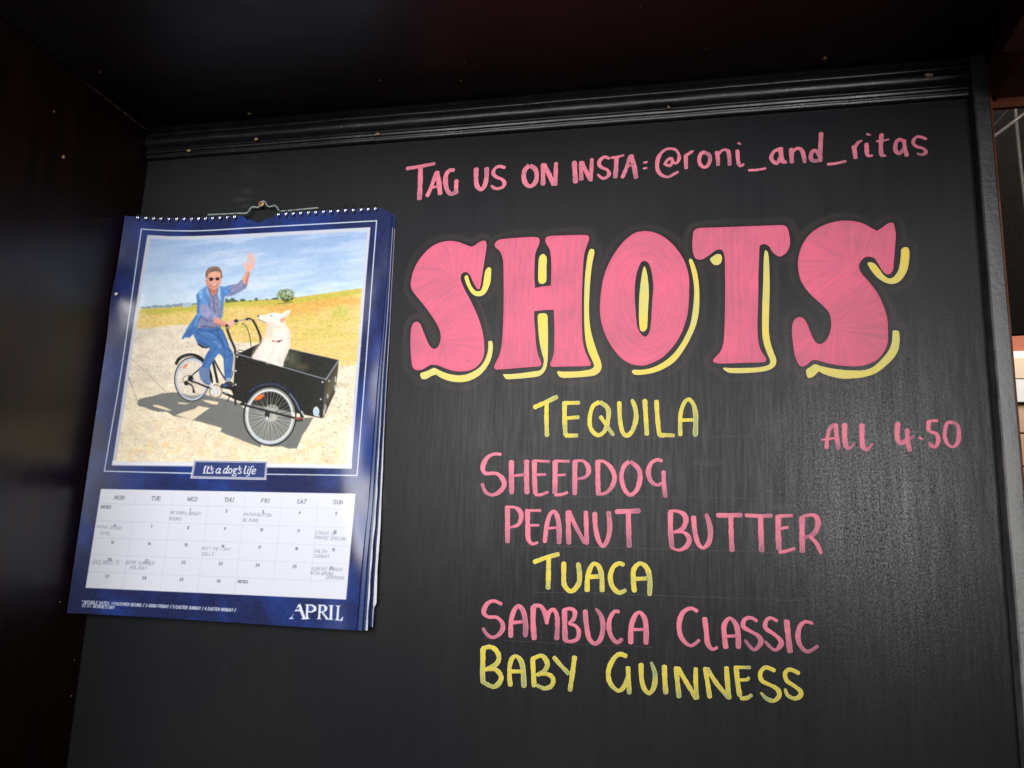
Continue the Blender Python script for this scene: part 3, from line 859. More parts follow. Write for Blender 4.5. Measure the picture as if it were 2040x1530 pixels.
# ------------------------------------------------------------------ facade seen through the opening
YF = 2.6
def fz(px, py, y=YF): return on_y(px, py, y)
M_terra = simple('terracotta_render', (.40, .115, .06), .8, var=.06)
M_white = simple('white_painted_timber', (.85, .82, .80), .6, var=.03)
M_cream = simple('cream_panel', (.80, .62, .44), .7, var=.05)
M_plank = wood_mat('pale_wood_cladding', (.56, .36, .23, 1), (.66, .44, .29, 1), .6, (6, 60, 60), .3)
M_dark = simple('dark_brown_awning', (.0048, .0033, .0027), .9, var=.2, spec=.08)
fac = empty('house_front', (2.6, YF, .6))
tag(fac, "sunlit house front with terracotta band and pale plank cladding at the right edge", "house")
def fx(px, py): return float(fz(px, py)[0])
def hz(py): return float(fz(2028, py)[2])
xL, xRr = float(fz(1960, 800)[0]), float(fz(2040, 800)[0]) + 4.5
box('wall', (xL, YF + .02, .4), (xRr, YF + .2, 4.2), M_dark, fac)
box('render_band', (xL, YF - .001, hz(702.5)), (xRr, YF + .02, hz(560)), M_terra, fac)
box('window_frame', (xL, YF - .03, hz(803)), (xRr, YF + .019, hz(703)), M_white, fac)
box('blind', (xL, YF - .034, hz(757)), (xRr, YF - .0305, hz(717)), M_cream, fac)
ys = [803.5, 864, 930, 996, 1062, 1128, 1194]
for a, b in zip(ys[:-1], ys[1:]):
    box('plank', (xL, YF - .012, hz(b - 1.6)), (xRr, YF + .018, hz(a + 1.6)), M_plank, fac, .002)
aw = empty('awning', (2.2, 2.0, 2.2))
tag(aw, "dark brown awning hanging above the terracotta band behind the opening", "awning")
YA = 1.5
a1, a2 = on_y(1985, 668, YA), on_y(3900, 560, YA)
b1, b2 = on_y(1960, 180, YA), on_y(3900, 180, YA)
V = [a1, a2, b2, b1] + [np.array(p) + np.array([0, .02, 0]) for p in (a1, a2, b2, b1)]
mesh('cloth', V, [(0, 1, 2, 3), (7, 6, 5, 4), (0, 4, 5, 1), (1, 5, 6, 2), (2, 6, 7, 3), (3, 7, 4, 0)], M_dark, aw)

# ------------------------------------------------------------------ the calendar print (colours drawn as numbers, then laid on the page as a colour attribute)
CX0, CY0, CS = 110.0, 400.0, 2.0
CW, CH = 1360, 1740
img = np.zeros((CH, CW, 3), np.float32)
YY, XX = np.mgrid[0:CH, 0:CW].astype(np.float32)
PX, PY = CX0 + XX / CS, CY0 + YY / CS
ZONE.update({'P': (220, 450, 3.0), 'M': (340, 480, 6.375), 'B': (440, 600, 5.1), 'R': (240, 620, 5.1), 'G': (130, 900, 4.25), 'H': (430, 900, 4.25), 'K': (360, 900, 10.2), '-': (0, 0, 1.0)})

def vnoise(fx_, fy_, seed, octaves=4, ang=0.0):
    """smooth value noise over the canvas; fx_, fy_ = cells per photo pixel"""
    g = np.random.default_rng(seed)
    out = np.zeros((CH, CW), np.float32)
    amp, tot = 1.0, 0.0
    ca, sa = math.cos(ang), math.sin(ang)
    for o in range(octaves):
        u = (PX * ca + PY * sa) * fx_ * 2 ** o
        v = (-PX * sa + PY * ca) * fy_ * 2 ** o
        u0, v0 = np.floor(u).astype(int), np.floor(v).astype(int)
        fu, fv = u - u0, v - v0
        fu, fv = fu * fu * (3 - 2 * fu), fv * fv * (3 - 2 * fv)
        T = g.random((256, 256)).astype(np.float32)
        a, b = T[v0 % 256, u0 % 256], T[v0 % 256, (u0 + 1) % 256]
        c, d = T[(v0 + 1) % 256, u0 % 256], T[(v0 + 1) % 256, (u0 + 1) % 256]
        out += amp * ((a * (1 - fu) + b * fu) * (1 - fv) + (c * (1 - fu) + d * fu) * fv)
        tot += amp
        amp *= .55
    return out / tot
def pts_of(z, t):
    if isinstance(t, str):
        t = [tuple(map(float, p.split(','))) for p in t.split()]
    return [zp(z, p[0], p[1]) for p in t]
def bbox(P, pad):
    P = np.array(P)
    x0 = max(0, int((P[:, 0].min() - pad - CX0) * CS)); x1 = min(CW, int((P[:, 0].max() + pad - CX0) * CS) + 2)
    y0 = max(0, int((P[:, 1].min() - pad - CY0) * CS)); y1 = min(CH, int((P[:, 1].max() + pad - CY0) * CS) + 2)
    return slice(y0, y1), slice(x0, x1)
def blend(s, m, c):
    c = np.asarray(c, np.float32)
    if c.ndim == 3: c = c[s]
    elif c.max() > 1.5 or c.ndim == 1: c = c / 255.0 if c.max() > 1.5 else c
    img[s] = img[s] * (1 - m[..., None]) + c * m[..., None]
def C3(a, b, t):
    a, b = np.array(a, np.float32) / 255, np.array(b, np.float32) / 255
    return a + (b - a) * np.clip(t, 0, 1)[..., None]
def poly_mask(P, s, soft=0.5):
    x, y = PX[s], PY[s]
    ins = np.zeros(x.shape, bool)
    dist = np.full(x.shape, 1e9, np.float32)
    for (x1, y1), (x2, y2) in zip(P, P[1:] + P[:1]):
        if y1 != y2:
            ins ^= ((y1 > y) != (y2 > y)) & (x < (x2 - x1) * (y - y1) / (y2 - y1) + x1)
        dx, dy = x2 - x1, y2 - y1
        t = np.clip(((x - x1) * dx + (y - y1) * dy) / (dx * dx + dy * dy + 1e-9), 0, 1)
        dist = np.minimum(dist, np.hypot(x - x1 - t * dx, y - y1 - t * dy))
    sd = np.where(ins, dist, -dist)
    return np.clip(.5 + sd / (2 * soft), 0, 1)
def poly(z, t, c, soft=.45, a=1.0, smooth=False):
    P = pts_of(z, t)
    if smooth: P = [tuple(p) for p in catmull(P, True, n=4)]
    s = bbox(P, soft + 1)
    blend(s, poly_mask(P, s, soft) * a, c)
def line(z, t, w_, c, a=1.0, soft=.4, smooth=True, closed=False):
    P = pts_of(z, t)
    if smooth and len(P) > 2: P = [tuple(p) for p in catmull(P, closed, n=5)]
    if closed: P = P + P[:1]
    s = bbox(P, w_ + 2)
    x, y = PX[s], PY[s]
    dist = np.full(x.shape, 1e9, np.float32)
    for (x1, y1), (x2, y2) in zip(P[:-1], P[1:]):
        dx, dy = x2 - x1, y2 - y1
        t_ = np.clip(((x - x1) * dx + (y - y1) * dy) / (dx * dx + dy * dy + 1e-9), 0, 1)
        dist = np.minimum(dist, np.hypot(x - x1 - t_ * dx, y - y1 - t_ * dy))
    blend(s, np.clip(.5 + (w_ / 2 - dist) / (2 * soft), 0, 1) * a, c)
def ell(z, cx, cy, rx, ry, c, w_=None, a=1.0, soft=.4, rot=0., lo=None, hi=None):
    """ellipse, or a ring of width w_ photo pixels, or only the arc between two angles (degrees)"""
    sc_ = ZONE[z][2]
    X, Y = zp(z, cx, cy)
    rx, ry = rx / sc_, ry / sc_
    s = bbox([(X - max(rx, ry), Y - max(rx, ry)), (X + max(rx, ry), Y + max(rx, ry))], (w_ or 0) + 2)
    x, y = PX[s] - X, PY[s] - Y
    u = (x * math.cos(rot) + y * math.sin(rot)) / rx
    v = (-x * math.sin(rot) + y * math.cos(rot)) / ry
    r = np.hypot(u, v) + 1e-6
    g = np.hypot(u / rx, v / ry) / r
    sd = (1 - r) / g
    m = np.clip(.5 + sd / (2 * soft), 0, 1) if w_ is None else np.clip(.5 + (w_ / 2 - np.abs(sd)) / (2 * soft), 0, 1)
    if lo is not None:
        an = np.degrees(np.arctan2(v, u))
        m = m * ((an >= lo) & (an <= hi))
    blend(s, m * a, c)

# --- navy ground
n1, n2 = vnoise(.018, .014, 1), vnoise(.05, .05, 2)
k = np.clip((n1 - .38) * 3.0, 0, 1)
img[:] = C3((17, 28, 76), (25, 58, 138), k * .8 + n2 * .2)
img += (vnoise(.5, .5, 3, 2)[..., None] - .5) * .03

# --- picture mat and picture
MAT = [(293.7, 468), (341.8, 470.6), (386.5, 470.2), (440, 468.3), (509.4, 464.7), (620, 459), (738, 452.6), (729, 560), (716, 730), (700, 933.3), (530, 931), (380, 928.5), (223.3, 926.7), (240, 818), (255, 715), (269.4, 620), (281, 545)]
poly('-', MAT, (203, 207, 220))
poly('-', [(223, 927), (380, 928.6), (530, 931), (700, 933.3), (700.5, 924), (530, 922), (380, 920), (224, 918)], (238, 240, 246), soft=2)
INN = [(300, 475), (341.8, 477.3), (386.5, 477), (440, 475.3), (509.4, 471.7), (620, 466), (731.5, 460), (722.5, 560), (709.5, 730), (694.5, 926), (530, 923.5), (380, 921), (231, 919), (247, 818), (261.5, 715), (276, 620), (287.5, 545)]
sI = bbox(INN, 3)
mI = poly_mask(INN, sI, 1.3)
hx = np.interp(PX, [230, 277, 330, 393, 450, 560, 620, 725], [616, 615, 613, 606, 600, 596, 588, 573]).astype(np.float32)   # horizon
pic = C3((150, 180, 221), (205, 228, 248), (PY - 465) / 125)
cl = vnoise(.012, .07, 5, 5, -.12)
pic = pic + (np.array((228, 236, 250), np.float32) / 255 - pic) * (np.clip((cl - .47) * 2.4, 0, .42) * np.clip((PX - 300) / 150, .35, 1))[..., None]
pic = pic + (np.array((140, 168, 214), np.float32) / 255 - pic) * (np.clip((.44 - cl) * 2, 0, .25))[..., None]
# far shore and field
g1, g2, g3 = vnoise(.05, .28, 6, 4, -.1), vnoise(.35, .9, 7, 3, .3), vnoise(.02, .06, 8, 3)
field = C3((248, 212, 140), (228, 202, 114), g1 * 1.6 - .3)
dep = np.clip((PY - hx) / 130, 0, 1)
field = field + (np.array((238, 178, 92), np.float32) / 255 - field) * (np.exp(-((dep - .17) / .13) ** 2) * np.clip((PX - 440) / 120, 0, 1) * np.clip(g3 * 2.6 - .6, 0, 1))[..., None]
field = field + (np.array((190, 196, 78), np.float32) / 255 - field) * (np.exp(-((dep - .5) / .3) ** 2) * np.clip((g3 - .50) * 5, 0, 1) * .4)[..., None]
field = field + (np.array((186, 188, 62), np.float32) / 255 - field) * (np.exp(-((dep - .05) / .05) ** 2) * .7)[..., None]
field = field * (.82 + .34 * g2)[..., None]
pic = np.where((PY > hx)[..., None], field, pic)
# sand
SAND = pts_of('P', "130,640 250,610 420,590 520,600 640,640 720,690 860,700 980,720 1080,735 1250,775 1365,815 1380,838 1500,850 1500,1500 0,1500 90,1000")
SAND = [tuple(p) for p in catmull(SAND, True, n=3)]
sS = bbox(SAND, 3)
s1, s2, s3 = vnoise(.05, .09, 9, 5), vnoise(.35, .45, 10, 3), vnoise(.012, .02, 12, 3)
sand = C3((236, 225, 206), (254, 238, 206), np.clip((PY - 640) / 260 + (s3 - .5) * .8, 0, 1))
sand = sand * (.90 + .20 * s1)[..., None]
sand = sand + (np.array((196, 168, 140), np.float32) / 255 - sand) * (np.clip((s2 - .60) * 4, 0, .5))[..., None]
sand = sand + (np.array((250, 214, 156), np.float32) / 255 - sand) * (np.clip((vnoise(.07, .07, 13, 3) - .58) * 5, 0, .5) * np.clip((PY - 820) / 60, 0, 1))[..., None]
m = np.zeros((CH, CW), np.float32)
m[sS] = poly_mask(SAND, sS, 2.5)
m *= np.clip((PY - hx) / 3, 0, 1)
pic = pic * (1 - m[..., None]) + sand * m[..., None]
img[sI] = img[sI] * (1 - mI[..., None]) + pic[sI] * mI[..., None]
# dark pits in the sand at lower right
gq = np.random.default_rng(5)
for _ in range(150):
    x, y = gq.uniform(636, 700), gq.uniform(770, 920)
    if x > 708 - (y - 700) * .07: continue
    dl = gq.uniform(1, 4)
    line('-', [(x, y), (x + dl, y + dl * .45)], gq.uniform(.5, 1.5), (96, 88, 84), gq.uniform(.25, .75), .7)
for _ in range(140):
    x, y = gq.uniform(262, 690), gq.uniform(690, 915)
    line('-', [(x, y), (x + gq.uniform(1, 5), y + gq.uniform(-1, 2))], gq.uniform(.5, 1.4), (178, 152, 128), gq.uniform(.2, .5), .8)
for a, b in (((256, 752), (274, 800)), ((262, 715), (330, 780)), ((290, 735), (296, 738)), ((257, 753), (264, 772))):
    line('-', [a, b], 1.3, (120, 108, 100), .5, .7)
# far shore, bushes and tree
for x, y, r in ((285, 613, 3), (296, 612.5, 3), (310, 611, 4), (322, 611, 3), (335, 610, 4), (350, 608.5, 4), (363, 607, 4)):
    ell('-', x, y, r * 2, r * .8, (120, 140, 150), a=.8, soft=.8)
poly('M', "150,815 160,790 210,785 250,784 268,800 270,828 160,850", (186, 206, 220), .8)
for q in ((180, 786, 184, 830), (215, 784, 215, 828), (240, 784, 242, 824)):
    line('M', [q[:2], q[2:]], 1, (120, 150, 170), .7)
line('M', "275,805 300,800 328,800", 3.5, (104, 130, 100), .8, 1)
for x, y, rx, ry in ((710, 755, 18, 28), (740, 765, 25, 18), (785, 750, 32, 25), (825, 762, 30, 12), (915, 752, 35, 17), (1010, 762, 18, 10), (1087, 742, 20, 20), (1220, 742, 16, 8), (1320, 735, 40, 12), (1345, 728, 22, 8)):
    ell('M', x, y, rx, ry, (64, 88, 62), a=.88, soft=.9)
line('M', "700,785 900,770 1150,752 1340,742", 1.6, (120, 130, 60), .6, .8)
for _ in range(190):
    q, rr_ = gq.uniform(0, 6.28), gq.uniform(0, 1) ** .6
    x, y = 1462 + math.cos(q) * rr_ * 118, 690 + math.sin(q) * rr_ * 78 + abs(math.cos(q)) * 5
    c = (gq.uniform(80, 150), gq.uniform(115, 158), gq.uniform(50, 80))
    if y > 720: c = (70, 88, 40)
    ell('M', x, y, gq.uniform(6, 15), gq.uniform(5, 11), c, a=.62, soft=.7)
for t in ("1470,780 1468,740 1455,700", "1475,775 1490,735 1510,700", "1450,782 1440,745 1400,720"):
    line('M', t, 1.2, (62, 56, 34), .9)
line('M', "1360,800 1440,790 1550,780", 1.8, (110, 96, 40), .7, 1)
for _ in range(120):
    x, y = gq.normal(1370, 30), gq.normal(520, 18)
    line('P', [(x, y), (x + gq.uniform(-8, 8), y - gq.uniform(8, 26))], .8, (gq.uniform(150, 190), 192, 70), .6, .5)
for _ in range(900):                                   # grass blades
    x, y = gq.uniform(700, 1500), gq.uniform(470, 830)
    yb = 700 if x < 900 else 740 + (x - 1080) * .3
    if y > yb - 10: continue
    c = [(250, 222, 150), (214, 186, 92), (196, 190, 80), (244, 196, 124)][gq.integers(4)]
    line('P', [(x, y), (x + gq.uniform(-7, 9), y - gq.uniform(8, 24))], .7, c, .5, .5)
for _ in range(60):
    x, y = gq.uniform(1340, 1440), gq.normal(958, 8)
    line('P', [(x, y), (x + gq.uniform(-6, 6), y - gq.uniform(2, 14))], .8, (176, 168, 120), .5, .5)
# cast shadow on the sand
SH = (118, 120, 116)
poly('R', "170,940 180,900 240,880 330,862 420,835 520,825 590,825 700,855 860,850 1000,880 1100,900 1200,930 1260,1000 1300,1100 1330,1250 1428,1290 1428,1385 1330,1350 1250,1320 1180,1290 1060,1245 1015,1225 1030,1190 960,1165 900,1150 830,1130 730,1105 640,1080 545,1068 470,1022 380,1022 300,1000 240,975 185,965", SH, .9)
poly('B', "180,1040 420,1250 760,1190 940,1180 880,1290 830,1360 770,1500 740,1495 690,1500 620,1475 500,1480 380,1420 260,1340 150,1290 0,1250 0,1180", SH, .9)
for t in ("560,1055 650,1022 760,990 790,962 910,985 850,1022 795,1062 750,1098 720,1105 640,1075", "328,950 380,952 450,975 525,1008 480,1010 400,988 335,968",
          "580,925 640,930 700,940 660,945 590,940", "830,900 900,905 1000,925 980,950 930,945 860,920"):
    poly('R', t, (240, 222, 190), .8)
blend(bbox(pts_of('R', "170,820 1428,1400"), 0), np.zeros((1, 1), np.float32) + np.zeros_like(PX[bbox(pts_of('R', "170,820 1428,1400"), 0)]), (0, 0, 0))

# --- rear wheel and bicycle frame
BK = (24, 25, 30)
ell('R', 728, 694, 166, 208, (214, 208, 196), a=.35)
for q in range(0, 360, 15):
    a_ = math.radians(q)
    line('R', [(722, 692), (722 + 150 * math.cos(a_), 692 + 195 * math.sin(a_))], .5, (150, 150, 150), .5)
ell('R', 726, 692, 174, 218, BK, 2.6)
ell('R', 727, 692, 160, 204, (176, 190, 212), 3.4)
ell('R', 727, 692, 168, 212, (232, 234, 238), 1.0)
ell('R', 660, 556, 34, 12, (232, 140, 90), rot=-.85)
line('R', "568,530 600,480 680,445 760,450 830,490 880,560 915,650 925,720", 6.2, BK)
line('R', "610,482 680,452 740,448", 1.4, (120, 125, 135), .8)
line('R', "575,520 600,545 618,600", 1.0, (170, 170, 170))
line('R', "720,660 830,560 900,480", 2.2, BK)
line('R', "690,700 780,730 890,775 960,790", 3.4, BK)
line('R', "940,520 960,600 985,720", 5.0, BK)
line('R', "950,490 1000,590 1070,700", 3.2, (40, 42, 60))
ell('R', 690, 700, 55, 48, (60, 60, 64), 1.2, a=.7)
ell('R', 712, 680, 26, 28, BK)
ell('R', 668, 730, 22, 24, BK)
line('R', "690,730 730,760 745,815", 2.6, BK)
ell('R', 745, 815, 13, 18, BK)
line('R', "748,820 800,845 880,850", 1.0, (120, 120, 120))
ell('R', 968, 815, 62, 66, (150, 140, 118), 3.0)
ell('R', 968, 815, 40, 42, (214, 214, 210))
line('R', "905,720 940,780 970,820", 6.0, (222, 224, 222))
line('R', "1040,760 1130,780 1160,820", 9, BK)
line('R', "1050,830 1160,880", 5, BK)
line('R', "1110,870 1085,910 1090,915", 1.8, BK)
line('R', "1165,880 1170,945", 4, BK)
ell('R', 1100, 740, 46, 30, (54, 54, 60)); ell('R', 1075, 830, 24, 10, (180, 184, 190), a=.8)
line('R', "1120,690 1135,650 1140,610", 1.2, BK)
# --- legs
JE = (72, 118, 178)
poly('R', "960,175 1030,180 1075,270 1110,370 1145,440 1140,540 1120,680 1065,690 1050,560 1040,470 980,400 1000,300", (70, 112, 172), .5, smooth=True)
poly('R', "770,180 900,160 990,190 1010,240 1030,330 1010,410 950,490 915,560 900,600 830,590 840,520 870,440 910,375 850,365 790,330 760,280 745,230", JE, .5, smooth=True)
line('R', "900,190 970,250 1010,300", 2, (46, 84, 146), .7, .8)
line('R', "850,240 930,300 1000,320", 3, (98, 146, 204), .6, 1.2)
line('R', "1000,320 960,380 920,420", 2, (46, 84, 146), .6, .8)
line('R', "880,480 860,560", 3, (96, 142, 200), .6, 1)
line('R', "1050,300 1085,420 1080,560", 3, (96, 142, 200), .6, 1.2)
line('R', "1060,440 1120,400", 1.4, (46, 84, 146), .6, .7)
line('R', "1065,560 1110,520", 1.2, (46, 84, 146), .6, .7)
ell('R', 1015, 350, 16, 18, (120, 160, 214), a=.6, soft=1)
poly('R', "795,590 830,565 900,600 905,660 920,720 900,755 850,745 815,700", (108, 130, 172), .6, smooth=True)
line('R', "818,705 860,745 905,752", 2.2, (206, 200, 190))
poly('R', "1070,680 1115,675 1125,700 1080,720", (150, 170, 205), .6)
poly('R', "780,318 850,360 900,372 880,378 830,372 790,345", (34, 32, 38), .5)
ell('R', 1060, 755, 22, 18, (50, 80, 140))
# --- jacket, shirt
JK = (104, 154, 212)
poly('M', "325,690 355,640 420,595 465,570 500,560 640,575 690,580 750,560 760,620 700,700 680,720 665,800 655,900 648,980 640,1110 480,1110 330,1080 300,1180 262,1205 255,1230 175,1230 168,1255 135,1240 200,1120 270,1010 330,930 340,860", JK, .5)
poly('M', "330,1080 340,1010 390,930 400,960 370,1040 300,1180 262,1205 175,1230 135,1240 230,1130", (74, 116, 180), .6)
poly('M', "465,575 520,640 600,600 620,700 640,900 635,1105 480,1108 340,1075 380,980 480,940 490,760", (132, 138, 172), .6)
for _ in range(150):
    x, y = gq.uniform(350, 635), gq.uniform(640, 1100)
    if x < 480 and y < 960: continue
    ell('M', x, y, gq.uniform(5, 14), gq.uniform(5, 11), [(196, 170, 188), (84, 92, 134), (164, 150, 178), (112, 126, 176)][gq.integers(4)], a=.55, soft=.6)
line('M', "535,690 545,800 560,900", 1.6, (60, 70, 104), .7)
poly('M', "595,580 625,600 640,760 615,740 590,660", (176, 200, 232), .6)
poly('M', "455,580 480,640 500,720 470,690", (150, 186, 228), .6)
# raised arm
poly('M', "690,590 760,560 850,540 905,490 975,545 960,580 880,630 780,685 700,700", (138, 142, 182), .6, smooth=True)
for _ in range(60):
    t = gq.random()
    x, y = 730 + t * 210 + gq.normal(0, 12), 630 - t * 85 + gq.normal(0, 16)
    ell('M', x, y, gq.uniform(5, 12), gq.uniform(4, 9), [(190, 166, 188), (94, 100, 146), (156, 150, 186)][gq.integers(3)], a=.5, soft=.6)
poly('M', "690,590 750,562 760,600 745,670 700,700 680,660", (92, 142, 208), .7)
SK, SK2, SK3 = (226, 160, 138), (240, 184, 166), (196, 124, 104)
poly('M', "905,490 940,420 965,370 1010,375 1000,440 975,545 935,540", SK, .6)
poly('M', "945,360 960,300 1040,290 1050,340 1010,385 965,385", SK2, .6, smooth=True)
line('M', "955,345 940,310 925,278", 3.0, SK2)
for t in ("975,300 983,220 990,160", "1003,295 1012,220 1015,155", "1028,300 1040,225 1042,170", "1045,315 1062,260 1074,215"):
    line('M', t, 3.0, SK2)
for t in ("990,240 993,165", "1027,245 1029,180"): line('M', t, .7, (206, 150, 140), .7)
line('M', "942,415 985,432", 1.2, (214, 190, 150))
# front arm
poly('M', "370,830 420,800 500,850 560,930 620,970 600,1000 540,1005 480,1000 420,960 385,930", (150, 156, 198), .6, smooth=True)
for _ in range(60):
    x, y = gq.uniform(390, 590), 0
    y = 880 + (x - 390) * .45 + gq.normal(0, 28)
    ell('M', x, y, gq.uniform(5, 12), gq.uniform(4, 9), [(206, 186, 206), (108, 114, 164), (170, 166, 204)][gq.integers(3)], a=.5, soft=.6)
poly('M', "540,1005 600,975 700,1030 780,1005 815,1030 800,1075 760,1090 700,1080 640,1070 560,1045", SK, .6, smooth=True)
poly('M', "700,1030 770,1003 812,1025 800,1065 740,1078", SK2, .7, smooth=True)
# neck, head
poly('M', "500,620 590,600 575,680 545,705 520,680", (206, 132, 112), .6)
poly('M', "452,440 480,390 560,370 630,395 645,450 635,530 600,600 545,635 500,615 462,540", SK, .6, smooth=True)
poly('M', "500,430 570,400 600,480 590,560 540,560 510,520", SK2, 2.2, .5, smooth=True)
poly('M', "443,450 445,400 480,345 560,322 620,340 652,400 655,470 640,455 630,400 570,385 500,400 475,430 460,470", (124, 98, 84), .7, smooth=True)
line('M', "470,400 510,355 580,335 625,370", 3, (166, 142, 122), .6, 1.6)
ell('M', 515, 486, 26, 23, (44, 26, 24)); ell('M', 593, 483, 24, 21, (52, 30, 26))
line('M', "470,470 490,472", .8, (60, 40, 36)); line('M', "540,480 570,478", .9, (70, 50, 44)); line('M', "618,472 645,462", .8, (60, 40, 36))
line('M', "552,500 560,525 545,532", 1.0, SK3, .8)
line('M', "516,555 545,575 582,558", 2.6, (150, 70, 64)); line('M', "520,556 547,568 578,558", 1.5, (250, 244, 238))
line('M', "500,540 508,575", 1, SK3, .6); line('M', "600,535 590,575", 1, SK3, .6)
line('M', "480,600 500,660 520,700", 2.2, (98, 104, 146), .8); line('M', "600,610 585,660 560,700", 2.2, (98, 104, 146), .8)
for t in ("335,700 345,800 350,900", "430,700 480,770", "350,760 420,790", "660,640 650,760 640,860", "200,1120 260,1060"):
    line('M', t, 2.0, (70, 118, 184), .5, 1.2)
for t in ("380,660 430,640", "700,640 735,600", "360,720 400,700"):
    line('M', t, 3.4, (150, 192, 236), .5, 1.4)

# folds and shade in the clothes
gq2 = np.random.default_rng(21)
for t, w_, c, a in (("345,690 360,760 352,840 345,900", 5, (62, 104, 168), .6), ("470,700 486,800 500,860", 3, (66, 108, 172), .6), ("655,600 672,680 660,820 652,940", 4, (74, 118, 184), .6),
                    ("390,610 372,660 380,720", 5, (158, 196, 236), .5), ("420,640 440,700 462,740", 4, (86, 134, 200), .6), ("330,960 260,1080 190,1190", 5, (56, 96, 158), .55), ("300,1060 262,1130 228,1210", 4, (60, 98, 160), .6),
                    ("360,1130 440,1150 520,1150 600,1125", 5, (52, 88, 146), .6), ("340,1110 420,1085 520,1100 620,1105", 4, (70, 74, 112), .6), ("700,600 735,625 760,650", 3, (70, 112, 180), .6),
                    ("760,690 860,645 950,590", 5, (94, 98, 146), .5), ("400,970 460,1010 530,1015", 5, (100, 104, 150), .55), ("480,1000 540,930 560,900", 3, (90, 96, 146), .4),
                    ("955,560 972,480 992,420", 5, (176, 108, 92), .5), ("940,540 925,500 950,430", 3, (240, 190, 168), .5), ("560,1045 640,1068 740,1082", 4, (186, 116, 98), .6),
                    ("455,500 470,560 520,620", 5, (178, 112, 96), .5), ("510,625 550,640 590,610", 4, (170, 100, 86), .6), ("490,440 560,415 620,435", 3, (236, 186, 160), .6)):
    line('M', t, w_, c, a, 1.6)
for t, w_, c, a in (("765,215 840,255 930,300", 5, (60, 100, 160), .5), ("800,300 870,345 910,365", 5, (44, 78, 134), .6), ("905,420 880,480 850,560", 5, (48, 84, 142), .6), ("985,200 1000,260 1030,300", 4, (42, 76, 134), .7),
                    ("1030,310 1060,370 1120,400", 4, (46, 80, 140), .6), ("1055,470 1100,455 1135,440", 3, (44, 78, 136), .6), ("1065,620 1090,600 1115,610", 3, (48, 82, 140), .6), ("955,310 985,330 1000,370", 4, (104, 152, 208), .6),
                    ("830,215 900,225 960,270", 4, (104, 152, 210), .5), ("850,700 880,735 905,740", 3, (70, 88, 128), .6), ("880,610 870,650 890,690", 3, (84, 106, 150), .5)):
    line('R', t, w_, c, a, 1.5)

# --- handlebars
line('M', "715,1080 720,1130 760,1240 815,1370 820,1430", 4.6, (36, 36, 42))
line('M', "712,1075 720,1120", 6, (40, 40, 44)); line('M', "716,1090 718,1115", 2, (200, 200, 204))
line('M', "800,1015 830,1030 880,1012 960,1000 1050,1000", 2.2, (150, 150, 156))
ell('M', 832, 1015, 26, 22, (46, 46, 52)); ell('M', 990, 992, 42, 18, (52, 52, 58)); ell('M', 1000, 1003, 12, 10, (190, 190, 196))
line('M', "1045,1008 1085,1080 1140,1220 1140,1290", 4.4, (36, 36, 42))
line('M', "905,1045 950,1075 990,1160 1010,1250 1022,1340", 1.6, (60, 60, 60))
line('M', "860,1045 830,1060 810,1045", 1.2, (90, 90, 90))
# --- cargo box
poly('B', "155,535 230,510 395,430 690,485 1195,600 1065,790", (26, 26, 24), .5)
poly('B', "690,485 1185,597 1062,775 640,660", (30, 30, 26), .6)
ell('B', 720, 590, 70, 90, (92, 98, 72), a=.8, soft=12); ell('B', 830, 670, 60, 26, (104, 96, 60), a=.7, soft=7)
poly('B', "150,535 1065,795 1035,1192 830,1150 220,1025 120,990 135,760", (27, 27, 21), .5)
poly('B', "150,540 600,680 640,1000 150,960", (36, 35, 27), 9, .6)
poly('B', "1065,795 1198,600 1190,700 1160,930 1040,1190", (62, 57, 42), .5)
poly('B', "1080,850 1180,700 1165,860 1062,1060", (100, 92, 66), 3, .7)
line('B', "150,532 600,660 1068,795", 2.2, (132, 138, 150), smooth=False)
line('B', "1068,795 1198,600", 2.6, (140, 146, 158), smooth=False)
line('B', "230,508 395,430", 1.0, (70, 74, 80)); line('B', "690,485 1190,598", 1.2, (80, 84, 90))
for x, y in ((168, 565), (150, 708), (150, 848), (1033, 822), (995, 1168), (1015, 996)):
    ell('B', x, y, 9, 9, (225, 228, 232))
for x, y, h in ((1165, 795, 34), (1085, 965, 26), (1062, 1080, 34), (1160, 880, 34), (1050, 1130, 30), (1100, 810, 12)):
    ell('B', x, y, 9, h, (200, 204, 208), a=.8)
ell('B', 200, 510, 32, 13, (40, 42, 48), 1.4)
ell('B', 968, 1122, 32, 50, (206, 222, 230)); ell('B', 968, 1122, 18, 34, (168, 204, 220), a=.8)
# --- dog
DG, DG2 = (250, 240, 226), (234, 214, 190)
poly('B', "320,575 345,520 400,440 450,360 470,300 465,230 440,215 400,200 375,175 372,145 395,138 450,148 510,120 570,118 620,125 665,95 705,88 700,120 660,180 655,230 690,290 705,360 700,450 680,520 640,610 628,665 560,650 440,610", DG, .8, smooth=True)
poly('B', "480,240 560,250 520,340 480,420 500,300", DG2, 3, .6); poly('B', "640,200 690,300 690,420 660,300", DG2, 3, .5)
poly('B', "360,540 430,480 420,600 340,580", (224, 228, 226), 4, .6); poly('B', "560,560 640,580 625,655 560,640", (226, 226, 220), 3, .6)
poly('B', "600,180 640,165 668,150 650,200 625,220 605,215", (226, 150, 120), 1.2, .8)
poly('B', "640,130 700,95 665,160", (246, 216, 196), 1, .8)
ell('B', 380, 152, 9, 13, (86, 56, 56)); line('B', "376,185 410,198 455,218", 1.3, (80, 60, 62)); ell('B', 514, 148, 13, 6, (52, 52, 58))
line('B', "525,402 570,412 620,398", 2.6, (178, 74, 84)); ell('B', 585, 408, 20, 10, (96, 50, 84))
